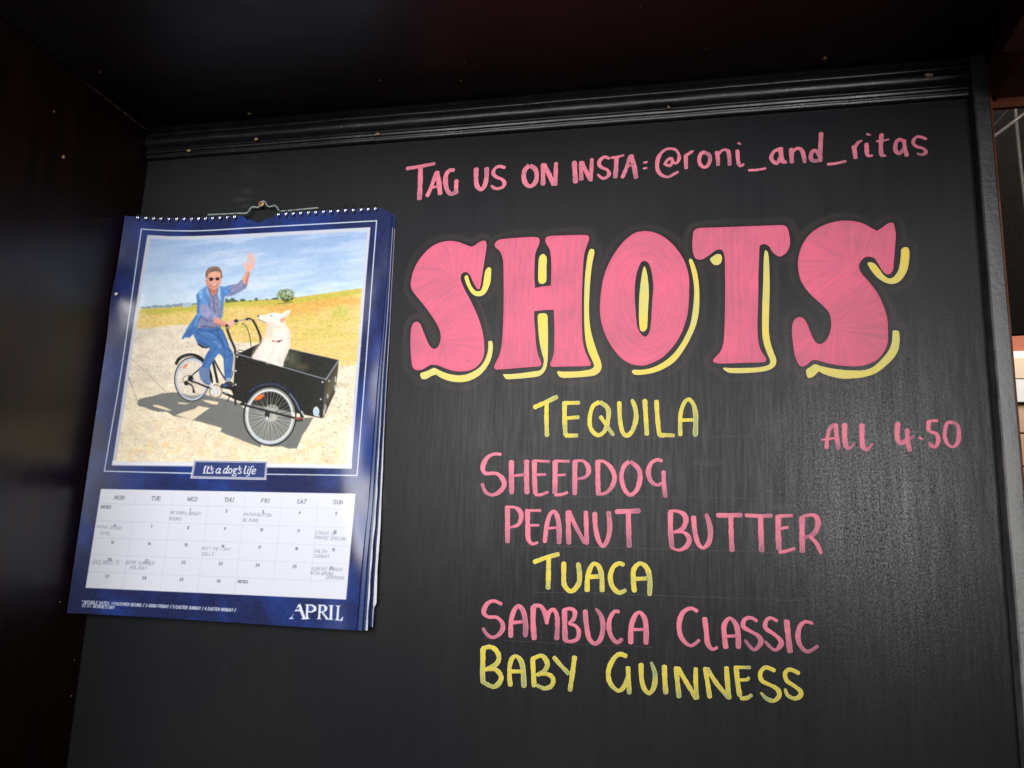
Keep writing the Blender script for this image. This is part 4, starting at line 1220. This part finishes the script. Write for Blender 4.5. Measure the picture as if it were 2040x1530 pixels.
for _ in range(150):
    x, y = gq.uniform(350, 690), gq.uniform(250, 640)
    if x < 480 - (y - 250) * .35 or y > 560 + (x - 330) * .28: continue
    line('B', [(x, y), (x - gq.uniform(2, 9), y + gq.uniform(8, 22))], .7, [(255, 250, 240), (228, 212, 192), (238, 226, 208)][gq.integers(3)], .5, .5)

for t, w_, c, a in (("470,300 452,360 410,430 360,500 335,560", 9, (222, 206, 188), .55), ("480,230 500,290 500,360", 8, (228, 204, 180), .5), ("560,420 530,500 500,560 480,620", 7, (232, 224, 212), .7),
                    ("690,300 694,400 670,500 640,590", 7, (226, 212, 196), .6), ("540,240 590,270 640,260", 6, (228, 206, 182), .5), ("400,200 450,222 490,225", 4, (220, 192, 172), .5), ("590,560 600,610 620,650", 5, (214, 204, 192), .6),
                    ("440,150 500,138 560,130", 4, (255, 250, 242), .7)):
    line('B', t, w_, c, a, 3)
# --- front wheel
wc = (498, 1168)
ell('B', wc[0], wc[1], 230, 262, (126, 128, 122), a=1)
poly('B', "268,1000 330,930 430,890 520,880 600,900 680,960 730,1050 745,1130 640,1110 500,1080 380,1062 300,1050", (30, 30, 25), 1)
for q in range(36):
    a_ = math.radians(q * 10 + 3)
    b_ = a_ + (.22 if q % 2 else -.22)
    line('B', [(wc[0] + 40 * math.cos(b_) - 5, wc[1] + 40 * math.sin(b_)), (wc[0] + 222 * math.cos(a_), wc[1] + 252 * math.sin(a_))], .75, (224, 224, 220), .75, smooth=False)
ell('B', wc[0], wc[1], 262, 294, BK, 3.4)
ell('B', wc[0], wc[1], 232, 264, (222, 224, 220), 4.6)
ell('B', wc[0], wc[1], 215, 246, (150, 156, 160), 1.0, a=.7)
ell('B', wc[0] + 1, wc[1], 252, 284, (238, 240, 240), 1.1)
line('B', "330,1360 420,1425 520,1440 620,1400", 4.4, (196, 214, 226), .7)
line('B', "225,1040 260,960 340,880 450,838 560,838 660,880 740,960 800,1060 825,1170", 7.4, (28, 30, 40))
line('B', "290,920 380,862 480,842 570,850 660,900", 1.8, (70, 90, 132), .8, .8)
line('B', "700,940 760,1020 800,1110", 2.2, (150, 174, 214), .8, .9)
ell('B', 520, 1085, 62, 34, (206, 206, 200), a=.55, soft=1.5); ell('B', 515, 1180, 60, 40, (212, 210, 196), a=.6, soft=1.5)
ell('B', 515, 1130, 75, 75, (196, 192, 170), 1.2, a=.6)
line('B', "200,1045 450,1110 760,1190", 4.4, (38, 38, 44))
ell('B', 470, 1150, 26, 42, (40, 40, 44)); ell('B', 468, 1190, 12, 18, (210, 220, 224))
line('B', "750,1190 820,1190", 4, (140, 66, 46)); line('B', "770,1215 825,1210", 3, (30, 30, 30)); line('B', "820,1120 845,1165", 3, (196, 202, 206))
ell('B', 392, 976, 52, 22, (232, 104, 40), rot=-.5); ell('B', 392, 972, 30, 8, (246, 140, 70), rot=-.5, a=.7)

# print grain and tonal unevenness over the whole picture
tn = (.965 + .07 * vnoise(.16, .16, 31, 4)) * (.965 + .07 * vnoise(1.1, 1.1, 32, 2))
img[sI] *= (1 + (tn[sI] - 1) * mI)[..., None]
bl = img[sI].copy()
kk_ = (np.roll(bl, 1, 0) + np.roll(bl, -1, 0) + np.roll(bl, 1, 1) + np.roll(bl, -1, 1) + 2 * bl) / 6
img[sI] += (kk_ - bl) * mI[..., None]
# --- white frame line
WH = (222, 232, 244)
line('-', [(281.7, 456), (300, 457.6), (341.8, 459.6), (403, 459.6), (509, 453.2), (621, 447), (750.3, 439.8)], 1.9, WH)
line('-', [(750.3, 439.8), (741, 560), (728, 735), (711.3, 947)], 1.9, WH)
line('-', [(281.7, 456), (258.6, 620), (240, 750), (220, 866.7), (208, 938.6)], 1.9, WH)
line('-', [(208, 938.6), (381.8, 942.9)], 1.9, WH)
line('-', [(529, 944.6), (711.3, 947.2)], 1.9, WH)
# --- caption plate
poly('K', "270,165 1760,185 1735,570 200,540", (240, 240, 246))
poly('K', "280,183 1750,203 1722,552 222,525", (70, 78, 120))
poly('K', "288,192 1742,212 1716,543 232,516", (214, 216, 228))
poly('K', "302,207 1726,225 1700,525 252,497", (44, 62, 122))
WT = (248, 250, 255)
def strokesK(txt):
    for st in txt.split('|'):
        w_, p = st.split(':')
        line('K', p, float(w_) / 10.2 * .8, WT, soft=.3)
strokesK("30:505,300 480,370 478,430|14:480,295 545,292|14:450,435 510,435|26:570,300 545,370 535,425 560,435 580,425|12:535,335 590,332|22:625,285 628,310 610,330"
         "|22:665,345 635,340 620,365 650,395 655,425 620,438 595,428|24:800,345 760,340 725,380 720,425 745,435 785,400 808,345|24:808,345 785,400 785,435 810,430")
strokesK("24:945,345 905,340 875,385 868,425 890,435 935,395|26:975,290 950,345 930,410 935,438 955,430|12:945,292 980,288|24:1030,345 990,355 975,410 990,435 1020,425 1042,380 1030,345"
         "|22:1120,345 1085,350 1075,385 1095,395 1125,370 1120,345 1160,348|20:1090,395 1070,415 1110,440 1125,470 1095,492 1050,485 1055,460 1090,445|22:1195,290 1200,315 1180,335"
         "|22:1235,348 1205,342 1190,368 1220,395 1228,425 1195,440 1165,432")
strokesK("26:1330,292 1305,350 1292,420 1300,445 1320,440|12:1305,292 1335,290|24:1375,350 1355,420 1362,447 1380,440|22:1385,305 1392,312|20:1478,305 1455,292 1430,320 1410,400 1390,470 1355,498 1340,490"
         "|12:1395,355 1460,355|22:1450,410 1490,400 1525,372 1500,350 1465,372 1445,420 1465,450 1510,435")

# --- date grid: affine frame built from its measured corners
GT = [(201.0, 974.0), (708.0, 983.6)]
GB = [(170.5, 1171.0), (689.5, 1194.5)]
poly('-', [GT[0], GT[1], GB[1], GB[0]], (232, 235, 246))
def gp(u, v):
    a = (GT[0][0] + (GT[1][0] - GT[0][0]) * u, GT[0][1] + (GT[1][1] - GT[0][1]) * u)
    b = (GB[0][0] + (GB[1][0] - GB[0][0]) * u, GB[0][1] + (GB[1][1] - GB[0][1]) * u)
    v2 = v * (1 + .02 * (1 - v))
    return (a[0] + (b[0] - a[0]) * v2, a[1] + (b[1] - a[1]) * v2)
rows = [0, .145, .318, .488, .660, .832, 1.0]
GL = (196, 202, 220)
for r in range(1, 6):
    line('-', [gp(0, rows[r]), gp(.5, rows[r]), gp(1, rows[r])], .8, GL, .8)
for c in range(1, 7):
    v0 = .06 if True else 0
    segs = [(v0, 1)]
    if c in (1,): segs = [(v0, rows[1]), (rows[2], 1)]
    if c in (5, 6): segs = [(v0, .86)]
    for a, b in segs:
        line('-', [gp(c / 7, a), gp(c / 7, b)], .8, GL, .75)
FONT = {'A': "0,0 2,6 4,0|.8,2 3.2,2", 'B': "0,0 0,6 2.6,6 3.3,4.6 2.6,3.2 0,3.2 2.9,3.2 3.8,1.6 2.9,0 0,0", 'C': "3.8,5 2.8,6 1.4,6 .2,4.4 .2,1.6 1.4,0 2.8,0 3.8,1", 'D': "0,0 0,6 2.2,6 3.8,4.4 3.8,1.6 2.2,0 0,0",
        'E': "3.4,6 0,6 0,0 3.6,0|0,3.1 2.7,3.1", 'F': "3.4,6 0,6 0,0|0,3.1 2.7,3.1", 'G': "3.8,5 2.8,6 1.4,6 .2,4.4 .2,1.6 1.4,0 3,0 3.8,1 3.8,2.8 2.4,2.8", 'H': "0,0 0,6|3.8,0 3.8,6|0,3 3.8,3", 'I': "1,0 1,6",
        'J': "2.6,6 2.6,1 1.8,0 .8,0 0,1", 'K': "0,0 0,6|3.6,6 0,2.6|1.2,3.6 3.8,0", 'L': "0,6 0,0 3.3,0", 'M': "0,0 .3,6 2.2,1.4 4.1,6 4.4,0", 'N': "0,0 0,6 3.8,0 3.8,6", 'O': "1.4,0 .2,1.6 .2,4.4 1.4,6 2.6,6 3.8,4.4 3.8,1.6 2.6,0 1.4,0",
        'P': "0,0 0,6 2.6,6 3.6,4.6 2.6,3 0,3", 'Q': "1.4,0 .2,1.6 .2,4.4 1.4,6 2.6,6 3.8,4.4 3.8,1.6 2.6,0 1.4,0|2.4,1.4 4,-.6", 'R': "0,0 0,6 2.6,6 3.6,4.6 2.6,3.1 0,3.1|1.8,3.1 3.8,0", 'S': "3.4,5.1 2.4,6 1.1,6 .2,4.9 .8,3.6 2.9,2.6 3.6,1.3 2.6,0 1,0 0,1",
        'T': "0,6 4,6|2,6 2,0", 'U': "0,6 0,1.6 1.2,0 2.6,0 3.8,1.6 3.8,6", 'V': "0,6 2,0 4,6", 'W': "0,6 1.2,0 2.5,4.4 3.8,0 5,6", 'X': "0,6 3.8,0|3.8,6 0,0", 'Y': "0,6 2,3 4,6|2,3 2,0", 'Z': "0,6 3.8,6 0,0 3.8,0",
        '0': "1.4,0 .2,1.8 .2,4.2 1.4,6 2.4,6 3.6,4.2 3.6,1.8 2.4,0 1.4,0", '1': "1,4.8 2.2,6 2.2,0", '2': "0.2,4.8 1.2,6 2.6,6 3.4,4.6 0,0 3.6,0", '3': "0.2,5.4 1.4,6 3,5.6 3,4 1.4,3.2 3.3,2.4 3.3,.8 1.8,0 .2,.6", '4': "2.8,0 2.8,6 0,1.8 3.8,1.8",
        '5': "3.3,6 .6,6 .4,3.4 2.4,3.6 3.5,2 2.8,.4 1.4,0 .2,.6", '6': "3,6 1,4.6 .2,2.2 1,.3 2.6,.1 3.5,1.6 2.6,3.2 .9,2.9 .3,2", '7': "0.2,6 3.6,6 1.4,0", '8': "1.8,3.2 .6,4.4 1.2,6 2.6,6 3.2,4.4 1.8,3.2 .3,1.8 1,0 2.8,0 3.5,1.8 1.8,3.2",
        '9': "0.8,0 2.8,1.4 3.5,3.8 2.7,5.8 1.1,5.9 .3,4.4 1.1,2.8 2.8,3.1 3.4,4", '/': "0,-.6 2.6,6.6", '.': "0.5,0 .7,.2", "'": "0.6,6.4 .4,5", ':': "0.5,.2 .6,.3|.5,3.6 .6,3.7", '*': "0.2,5.8 1.8,4.6|1.8,5.8 .2,4.6|1,6.1 1,4.4"}
ADV = {'I': 2.6, '1': 3.6, '.': 1.8, "'": 1.8, ':': 2.0, ' ': 3.0, 'M': 6.2, 'W': 6.6, '/': 4.2, 'J': 4.2, '*': 3}
def text(s, p, q, h, w_, c, a=1., serif=False, jit=0., lean=0., center=False, squeeze=1.):
    """stroke lettering on the line p->q (photo pixels), cap height h, down the page's own vertical"""
    p, q = np.array(p, float), np.array(q, float)
    ex = (q - p) / np.linalg.norm(q - p)
    ey = np.array([.16, -.987])
    k = h / 6
    wd = sum(ADV.get(ch, 5.4) for ch in s) * k * squeeze
    if center: p = p - ex * wd / 2
    x = 0.
    for ch in s:
        if ch in FONT:
            jy = gq.normal(0, jit) if jit else 0
            for st in FONT[ch].split('|'):
                pp = []
                for t in st.split():
                    a_, b_ = map(float, t.split(','))
                    a_ = a_ * squeeze + b_ * lean
                    if jit: a_ += gq.normal(0, jit); b_ += gq.normal(0, jit)
                    pp.append(tuple(p + ex * (x + a_ * k) + ey * ((b_ + jy) * k)))
                line('-', pp, w_, c, a, .35, smooth=jit > 0)
                if serif and ch in 'AFHIKLMNPRTUVWXYED14':
                    for e in (pp[0], pp[-1]):
                        e = np.array(e)
                        line('-', [tuple(e - ex * h * .13), tuple(e + ex * h * .13)], w_ * .6, c, a * .8, .3, smooth=False)
        x += ADV.get(ch, 5.4) * k * squeeze
INK = (84, 88, 106)
for i, dname in enumerate("MON TUE WED THU FRI SAT SUN".split()):
    text(dname, gp((i + .56) / 7, .100), gp((i + .9) / 7, .100), 7.6, 1.05, INK, .95, True, center=True, squeeze=.96)
nums = {}
for i in range(30):
    kk = i + 2
    nums[i + 1] = (kk % 7, kk // 7)
for n_, (c, r) in nums.items():
    a = gp((c + (.54 if r else .53)) / 7, rows[r + 1] + .055)
    b = gp((c + .9) / 7, rows[r + 1] + .055)
    text(str(n_), a, b, 5.4, 1.0, INK, .95, center=True, squeeze=.85)
text("NOTES", gp(.012, rows[1] + .046), gp(.3, rows[1] + .046), 5.0, 1.1, INK, .9, True, squeeze=.92)
text("NOTES", gp(4 / 7 + .008, rows[5] + .050), gp(.9, rows[5] + .050), 5.0, 1.1, INK, .9, True, squeeze=.92)
PEN = (128, 128, 150)
def hand(s, zx, zy, h, a=.66, z='G', lean=.18, sq=.93):
    p = zp(z, zx, zy)
    text(s, p, (p[0] + 10, p[1] + .45), h, .95, PEN, a, jit=.28, lean=lean, squeeze=sq)
hand("RETURN LIBRARY", 890, 527, 5.6); hand("BOOKS", 880, 576, 6)
hand("PHONE DEBBIE", 262, 648, 5.6, .5); hand("HOTEL", 292, 700, 5.4, .5)
hand("MEET THE LIGHT", 1155, 828, 5.4, .5); hand("DOLLS", 1155, 875, 5.8)
hand("GASLANDS 75'", 220, 950, 8.5, .42, sq=.70); hand("GASLANDS 75", 226, 946, 7.6, .26, sq=.76)
hand("BOOK SUMMER", 512, 948, 6.4); hand("HOLIDAY", 545, 992, 6.4)
hand("WATCH BUTTON", 234, 540, 5.6, z='H'); hand("RE RUNS", 226, 590, 5.8, z='H')
hand("SONGS OF", 835, 698, 6.0, z='H', sq=1.1); hand("PRAISE SPECIAL", 835, 738, 6.2, z='H', sq=.93)
hand("SALSA", 830, 852, 6.2, z='H'); hand("SUNDAY", 830, 893, 6.2, z='H')
hand("SUNDAY LUNCH", 806, 1000, 6.4, z='H'); hand("WITH BRIAN", 798, 1038, 6.2, z='H'); hand("DICKINSON", 932, 1076, 6.2, z='H', sq=.8)
# --- notable dates and month
text("* NOTABLE DATES: 1 PASSOVER BEGINS / 3 GOOD FRIDAY / 5 EASTER SUNDAY / 6 EASTER MONDAY /", zp('G', 140, 1283), zp('H', 200, 1355), 5.6, 1.35, (214, 220, 238), 1., squeeze=.795)
text("23 ST. GEORGE'S DAY", zp('G', 142, 1312), zp('G', 415, 1330), 5.6, 1.35, (214, 220, 238), 1., squeeze=.795)
AP = """700,1290 718,1290 760,1410 780,1420 718,1418 735,1405 712,1350 665,1350 645,1405 665,1415 615,1415 640,1400
-704,1310 670,1335 708,1338
750,1292 815,1292 850,1310 852,1345 815,1362 780,1360 782,1405 800,1415 745,1416 760,1405 765,1300
-784,1302 783,1350 815,1350 830,1325 812,1303
862,1294 920,1296 945,1315 940,1345 910,1358 950,1410 972,1420 935,1421 895,1362 885,1362 884,1410 900,1418 848,1417 865,1408 872,1302
-890,1304 887,1352 912,1350 922,1325 912,1305
950,1298 1000,1300 988,1310 984,1415 998,1424 948,1422 963,1412 967,1308
1010,1300 1060,1304 1045,1312 1038,1420 1052,1424 1075,1395 1078,1398 1070,1432 1005,1426 1020,1415 1028,1312"""
for ln in AP.strip().split('\n'):
    neg = ln.startswith('-')
    poly('H', ln.lstrip('-'), (58, 84, 150) if neg else (238, 243, 252), .4)

# ------------------------------------------------------------------ calendar pages as curled sheets
XL = XW + .0015
ZT = float(on_y(770, 411.5, -.010)[2])
def depth(u, v):
    pr = .0085 + .0125 * v ** 1.4
    pl = .0250 + .0040 * v
    c = np.clip(1 - u / .32, 0, 1) ** 2
    rip = .0010 * np.exp(-((u - .97) / .05) ** 2) * np.sin(v * 17 + .5) + .0012 * np.exp(-((u - .03) / .05) ** 2) * np.exp(-((v - .23) / .06) ** 2) * 3.4
    rip = rip - .0030 * np.exp(-((v - .74) / .075) ** 2) * np.clip((u - .90) / .1, 0, 1) ** 2
    belly = .0012 * np.sin(u * 3.14) * np.sin(v * 3.14)
    return pr + (pl - pr) * c + rip * np.clip(v * 6, 0, 1) + belly
HT = None
# page height and right edge from where they stand
pb = on_y(709, 1256, -.021)
HT = ZT - float(pb[2])
xr0 = float(on_y(778, 440, -.0095)[0])
xr1 = float(pb[0])
print('page', xr0, xr1, HT, ZT)
NU, NV = 588, 812
U, Vv = np.meshgrid(np.linspace(0, 1, NU), np.linspace(0, 1, NV))
def page_pts(U, Vv, dshift=0., xs0=0., xs1=0., hs=0., kd=1.):
    d = depth(U, Vv) * kd - dshift
    x = XL + U * (xr0 + xs0 + (xr1 + xs1 - xr0 - xs0) * Vv - XL)
    z = ZT - Vv * (HT + hs)
    return np.stack([x, -d, z], -1)
P3 = page_pts(U, Vv)
pp = project(P3)
# clipped top right corner and thumb notch, in page millimetres
NOTCH = np.array(pts_of('-', [(a / 10.2 + 440, b / 10.2 + 390) for a, b in ((400, 200), (402, 372), (430, 392), (480, 440), (512, 475), (560, 485), (640, 487), (690, 520), (745, 549), (800, 545), (850, 502), (900, 468), (1000, 455), (1060, 430), (1110, 375), (1160, 335), (1170, 200))]))
def sample(p):
    """canvas colour under photo pixel p, box filtered"""
    X = (p[..., 0] - CX0) * CS
    Y = (p[..., 1] - CY0) * CS
    acc = 0
    for ox in (-.5, .5):
        for oy in (-.5, .5):
            x = np.clip(X + ox, 0, CW - 2); y = np.clip(Y + oy, 0, CH - 2)
            x0_, y0_ = x.astype(int), y.astype(int)
            fx_, fy_ = (x - x0_)[..., None], (y - y0_)[..., None]
            acc = acc + (img[y0_, x0_] * (1 - fx_) + img[y0_, x0_ + 1] * fx_) * (1 - fy_) + (img[y0_ + 1, x0_] * (1 - fx_) + img[y0_ + 1, x0_ + 1] * fx_) * fy_
    return acc / 4
img = np.clip(img, 0, 1)
srgb = np.clip(sample(pp), 0, 1)
lin = np.where(srgb <= .04045, srgb / 12.92, ((srgb + .055) / 1.055) ** 2.4)

def paper_mat():
    m = NT('printed_glossy_paper')
    c = m.attr('print', 'Color')
    n = m.noise(m.coords(), 14, 2, .5)
    f = m.noise(m.coords(), 900, 2, .6)
    k = m.mix(m.val(f, .3, .7, 0, .05), c, (.5, .5, .5, 1))
    return m.set(Base_Color=k, Roughness=.20, Specular_IOR_Level=.34, Normal=m.bump(n, .30, .0030))
M_paper = paper_mat()
def under_mat():
    m = NT('navy_page_back')
    n = m.noise(m.coords(), 20, 3, .5)
    return m.set(Base_Color=m.mix(n, (.012, .025, .10, 1), (.03, .07, .25, 1)), Roughness=.35, Specular_IOR_Level=.5)
M_under = under_mat()
M_edge = simple('white_paper_edge', (.72, .70, .72), .6, var=.12, sc_=900)

calr = empty('wall_calendar', (.15, 0, ZT))
tag(calr, "navy wall calendar open at April with a man and white dog on a cargo bike", "calendar")
def sheet(name, U, Vv, P3, mat, color=None, th=.00025):
    nv, nu = U.shape
    pj = project(P3.reshape(-1, 3))
    corner = ((1 - U) * .30 + Vv * .41 * 1.9 < .0125).ravel()
    keepv = ~corner
    i0 = (np.arange(nv - 1)[:, None] * nu + np.arange(nu - 1)[None]).ravel()
    Fq = np.stack([i0, i0 + 1, i0 + nu + 1, i0 + nu], 1)
    return pj, keepv, Fq
pj, keepv, Fq = sheet('front_page', U, Vv, P3, None)
hole = inside(pj, NOTCH)
# the notch in (u, v), reused for the sheets behind
Nuv = []
for q in NOTCH:
    k_ = np.argmin(((pj - q) ** 2).sum(1))
    Nuv.append((U.ravel()[k_], Vv.ravel()[k_]))
Nuv = np.array(Nuv)
top = Nuv[:, 1] < .004
Nuv[top, 1] = -.02
keepv &= ~hole
Fk = Fq[keepv[Fq].all(1)]
front = grid_mesh('front_page', P3.reshape(-1, 3), Fk[:, ::-1], M_paper, calr)
ca = front.data.color_attributes.new('print', 'FLOAT_COLOR', 'POINT')
ca.data.foreach_set('color', np.concatenate([lin.reshape(-1, 3), np.ones((NU * NV, 1))], 1).astype(np.float32).ravel())

# sheets behind: same curl, a little nearer the board, right edges fanned out
u2, v2 = np.meshgrid(np.linspace(0, 1, 90), np.linspace(0, 1, 120))
for k_, (dz_, a0, a1, hs, kd) in enumerate(((.0012, .0002, .0042, .0002, .93), (.0020, .0006, .0066, .0002, .80), (.0026, .0008, .0078, .0003, .68), (.0036, .0012, .0092, -.0022, .50), (.0046, .0014, .0098, -.0030, .42))):
    Q = page_pts(u2, v2, dz_, a0, a1, hs, kd)
    Q[..., 1] = np.minimum(Q[..., 1], -.0022 + .0002 * k_)
    UV = np.stack([u2.ravel(), v2.ravel()], 1)
    kp = ~inside(UV, Nuv) & ~(((1 - u2) * .30 + v2 * .41 * 1.9 < .0125).ravel())
    nv, nu = u2.shape
    i0 = (np.arange(nv - 1)[:, None] * nu + np.arange(nu - 1)[None]).ravel()
    Fq2 = np.stack([i0, i0 + 1, i0 + nu + 1, i0 + nu], 1)
    Fk2 = Fq2[kp[Fq2].all(1)]
    # a pale strip where the next sheet has caught on the fold
    o = grid_mesh('page', Q.reshape(-1, 3), Fk2[:, ::-1], M_under, calr)
    # pale cut edge down the right side
    if k_ in (1, 3):
        E = Q[:, -1, :]
        V, Fc = [], []
        for i in range(6, len(E)):
            vv_ = i / (len(E) - 1)
            ww = (.00025 + .00115 * np.clip((vv_ - .45) * 3, 0, 1) * (.75 + .25 * math.sin(i * .7))) if k_ == 1 else (.0003 + .0022 * np.clip((vv_ - .52) * 3, 0, 1) * (.85 + .15 * math.sin(i * .35)))
            if k_ == 3 and vv_ > .955: ww *= .2
            V += [E[i] + [-.0001, -.00015, 0], E[i] + [ww, .0006, 0]]
        for i in range(len(V) // 2 - 1): Fc.append((2 * i, 2 * i + 2, 2 * i + 3, 2 * i + 1))
        mesh('page_edge', V, Fc, M_edge, calr)
# torn white flake at the left edge
fl = on_y(231.5, 586, -.027)
chip('torn_corner', fl + np.array([.0006, -.0008, 0]), .0016, (.3, -1, 0), simple('torn_paper', (.8, .78, .76), .7), calr, 1.4, 1.2, 3)

# ------------------------------------------------------------------ wire binding
M_wire = simple('silver_binding_wire', (.78, .76, .76), .22, 1.0, var=.1, sc_=800)
M_hole = simple('punched_hole_dark', (.006, .007, .012), .8)
rings = [(276.8, 433), (293, 434.5), (308.6, 435.5), (323.8, 435.5), (339.5, 435.5), (354.7, 435), (369.9, 434.3), (384.6, 433.6), (399.3, 432.8), (413, 432), (427.3, 431), (442, 430), (456.2, 429.2), (470.4, 428.6),
         (558.1, 423.8), (572.4, 422.6), (587, 421.6), (601.8, 420.5), (617, 419.4), (631.7, 418.4), (646.7, 417.4), (661.7, 416.6), (676.1, 415.8), (691.1, 415), (706.7, 414.2), (721.7, 413.3), (736.1, 412.6), (750, 412)]
uu = U[0]
for i, (px, py) in enumerate(rings):
    k_ = int(np.argmin(np.abs(pp[0, :, 0] - px)))
    x0_, y0_, z0_ = P3[0, k_]
    a, b = P3[0, max(0, k_ - 3)], P3[0, min(NU - 1, k_ + 3)]
    tx = Vector((b[0] - a[0], b[1] - a[1], 0)).normalized()
    ny = Vector((tx.y, -tx.x, 0))                       # out of the page, towards the room
    if ny.y > 0: ny = -ny
    V_, F_ = [], []
    for sgn in (-1, 1):
        P = []
        for j in range(15):
            t = math.radians(-62 + j * 17.5)
            rr_ = .0040
            off = ny * (math.cos(t) * rr_ * .62 + .0004) + Vector((0, 0, math.sin(t) * rr_ - .0012))
            P.append(Vector((x0_, y0_, z0_)) + off + tx * (sgn * .00095 * (.35 + .65 * min(1, (j + 1) / 5))))
        base = len(V_)
        for j, p in enumerate(P):
            d = (P[min(j + 1, 14)] - P[max(j - 1, 0)]).normalized()
            e1 = d.cross(tx).normalized()
            for q in range(6):
                an = q * math.pi / 3
                V_.append(p + (tx * math.cos(an) + e1 * math.sin(an)) * .00048)
        for j in range(14):
            for q in range(6):
                q2 = (q + 1) % 6
                F_.append((base + j * 6 + q, base + j * 6 + q2, base + (j + 1) * 6 + q2, base + (j + 1) * 6 + q))
    mesh('binding_ring', V_, F_, M_wire, calr, True)
    # punched hole
    h0 = Vector(P3[7, k_]) + ny * .00012
    V_ = [h0 + tx * (.0010 * sx) + Vector((0, 0, .0012 * sz)) for sx, sz in ((-1, -1), (1, -1), (1, 1), (-1, 1))]
    mesh('punched_hole', V_, [(0, 1, 2, 3)], M_hole, calr)

# hanger wire
M_hang = simple('pale_green_wire', (.30, .36, .33), .45, .2, var=.15, sc_=300)
def h_pt(x, y, d): return on_y(440 + x / 10.2, 390 + y / 10.2, -d)
HP = [on_y(414.5, 428, -.0105), on_y(430, 427.3, -.0102), h_pt(0, 376, .0100), h_pt(230, 365, .0098), h_pt(380, 358, .0096), h_pt(500, 358, .0092), h_pt(550, 335, .0085), h_pt(600, 262, .0070),
      h_pt(640, 230, .0060), h_pt(720, 233, .0055), h_pt(770, 232, .0050), h_pt(800, 190, .0045), h_pt(835, 130, .0045), h_pt(870, 112, .0045), h_pt(900, 130, .0045), h_pt(920, 165, .0050), h_pt(950, 205, .0055),
      h_pt(990, 225, .0058), h_pt(1060, 207, .0062), h_pt(1110, 205, .0066), h_pt(1150, 250, .0075), h_pt(1190, 310, .0085), h_pt(1250, 312, .0092), h_pt(1450, 295, .0095), h_pt(1620, 280, .0097), h_pt(1780, 265, .0098), h_pt(1985, 245, .0098)]
tube('hanger_wire', catmull(HP, n=5), .00085, M_hang, calr, 8)

# ------------------------------------------------------------------ screw that carries it
c0 = on_y(520.6, 405.9, -.0085)
scr = empty('screw', c0)
tag(scr, "brass cross head screw that the calendar hangs from", "screw")
def lathe(name, prof, origin, mat, parent, N=28):
    V, Fc = [], []
    for (r, y) in prof:
        for k in range(N):
            a = 2 * math.pi * k / N
            V.append((origin[0] + r * math.cos(a), origin[1] + y, origin[2] + r * math.sin(a)))
    for j in range(len(prof) - 1):
        for k in range(N):
            k2 = (k + 1) % N
            Fc.append((j * N + k, (j + 1) * N + k, (j + 1) * N + k2, j * N + k2))
    Fc.append(tuple(reversed(range(N))))
    return mesh(name, V, Fc, mat, parent, True)
R0 = 6.6 / F * D * 1.05
lathe('head', [(R0 * .35, -.0012), (R0 * .75, -.0009), (R0 * .95, -.0003), (R0, .0003), (R0 * .9, .0008), (R0 * .4, .0022), (R0 * .38, .0083)], c0, M_brass, scr)
for a in (.4, .4 + math.pi / 2):
    dx, dz = math.cos(a), math.sin(a)
    l, w_ = R0 * .62, R0 * .13
    V = [(c0[0] + dx * l * s + -dz * w_ * t, c0[1] - .00128 + .00022 * abs(s), c0[2] + dz * l * s + dx * w_ * t) for s, t in ((-1, -.4), (0, -1), (1, -.4), (1, .4), (0, 1), (-1, .4))]
    mesh('cross_slot', V, [(0, 1, 2, 3, 4, 5)], M_brassd, scr)
